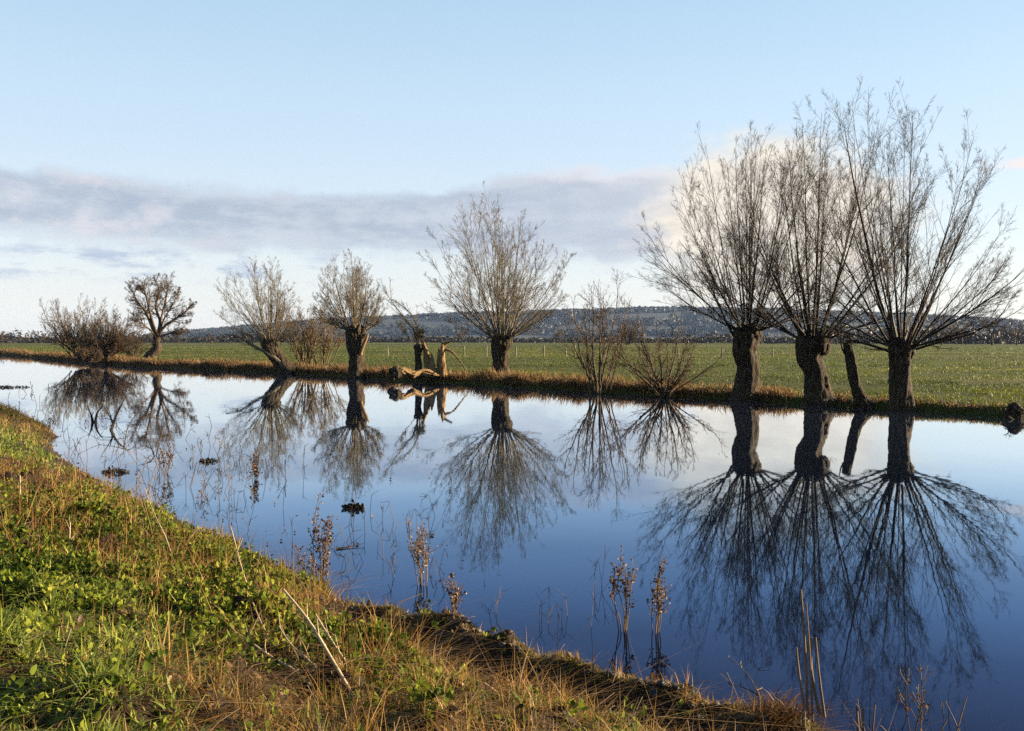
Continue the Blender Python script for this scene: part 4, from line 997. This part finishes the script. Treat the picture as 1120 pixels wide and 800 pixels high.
# the bright cumulus to its right, and thin streaks low down
dx = math_('DIVIDE', math_('SUBTRACT', az, 15.4), 8.0); dy = math_('DIVIDE', math_('SUBTRACT', el, 6.2), 5.6)
rr = math_('SQRT', math_('ADD', mul(dx, dx), mul(dy, dy)))
cum = ss_(math_('ADD', rr, math_('ADD', math_('MULTIPLY', n1, -.7), math_('MULTIPLY', n3, -.8))), 1.15, .6)
wisp = mul(mul(ss_(math_('ADD', n2, math_('MULTIPLY', n3, .5)), .45, .66), mul(ss_(el, 2.8, 3.8), ss_(el, 5.6, 4.4))), mul(ss_(az, -6, -14), .95))
streak = mul(mul(ss_(n2, .42, .6), mul(ss_(el, 8.6, 9.0), ss_(el, 9.7, 9.2))), mul(ss_(az, 25, 27), .9))
low = mul(ss_(el, 7.5, 1.0), .30)
# colours as radiance / strength
k = 1 / STR / 2 ** 2.2
def C3(r, g, b): return (r * k, g * k, b * k)
hs = N(nt, 'ShaderNodeHueSaturation'); hs.inputs['Saturation'].default_value = 1.0; hs.inputs['Value'].default_value = 1.0; Lk(sky.outputs[0], hs.inputs['Color'])
el90 = N(nt, 'ShaderNodeMapRange'); Lk(el, el90.inputs[0]); el90.inputs[2].default_value = 90
air = ramp(nt, el90.outputs[0], [(0, (.84, .83, .83)), (3.2 / 90, (.80, .82, .87)), (8 / 90, (.70, .80, .92)), (14 / 90, (.60, .77, .93)), (19.4 / 90, (.49, .69, .88)), (30 / 90, (.29, .49, .80)), (60 / 90, (.13, .27, .62)), (1, (.09, .21, .55))])
sc_ = N(nt, 'ShaderNodeVectorMath', operation='SCALE'); Lk(air, sc_.inputs[0]); sc_.inputs['Scale'].default_value = k
c = mixc(nt, .8, hs.outputs[0], sc_.outputs[0])
fringe = ss_(m0, 1.0, .25)
pink = mul(ss_(az, -12, -24), ss_(math_('ADD', n1, mul(n3, .8)), -.05, .22))
lit = math_('MAXIMUM', mul(fringe, mul(ss_(az, -4, 6), ss_(el, 7.5, 9.5))), mul(pink, .6))
bc = mixc(nt, ss_(math_('ADD', n2, mul(n3, .9)), .30, .72), C3(.42, .49, .61), C3(.60, .65, .74))
bc = mixc(nt, mul(ss_(az, -6, 6), .45), bc, C3(.60, .63, .72))
bc = mixc(nt, lit, bc, C3(.86, .80, .82))
c = mixc(nt, mul(band, .88), c, bc)
c = mixc(nt, wisp, c, C3(.50, .58, .73))
c = mixc(nt, mul(cum, .95), c, mixc(nt, ss_(math_('ADD', n2, n3), .25, .75), C3(.84, .75, .66), C3(1.05, .95, .80)))
c = mixc(nt, streak, c, C3(.98, .88, .86))
Lk(c, bg.inputs[0])

# ------------------------------------------------------------------ the air
HAZE = True
if HAZE:
    hb = bpy.data.meshes.new('haze')
    x0, x1, y0, y1, z0, z1 = -2700, 2700, -400, 3700, -2.4, 100
    vs = [(x, y, z) for x in (x0, x1) for y in (y0, y1) for z in (z0, z1)]
    hb.from_pydata(vs, [], [(0, 1, 3, 2), (4, 6, 7, 5), (0, 4, 5, 1), (2, 3, 7, 6), (0, 2, 6, 4), (1, 5, 7, 3)]); hb.update()
    ho = bpy.data.objects.new('haze', hb); COL.objects.link(ho); ho['kind'] = 'stuff'
    m, nt2, o2 = mat('haze'); pv = N(nt2, 'ShaderNodeVolumePrincipled'); pv.inputs['Color'].default_value = (.42, .62, 1, 1); pv.inputs['Density'].default_value = .000055
    nt2.links.new(pv.outputs[0], o2.inputs['Volume']); hb.materials.append(m)

SC.view_settings.view_transform = 'Standard'; SC.view_settings.look = 'None'; SC.view_settings.exposure = 2.2; SC.view_settings.gamma = 1
SC.render.engine = 'CYCLES'
SC.cycles.use_denoising = False
SC.cycles.max_bounces = 6; SC.cycles.diffuse_bounces = 3; SC.cycles.volume_bounces = 0; SC.cycles.caustics_reflective = False; SC.cycles.caustics_refractive = False
SC.cycles.volume_step_rate = 4
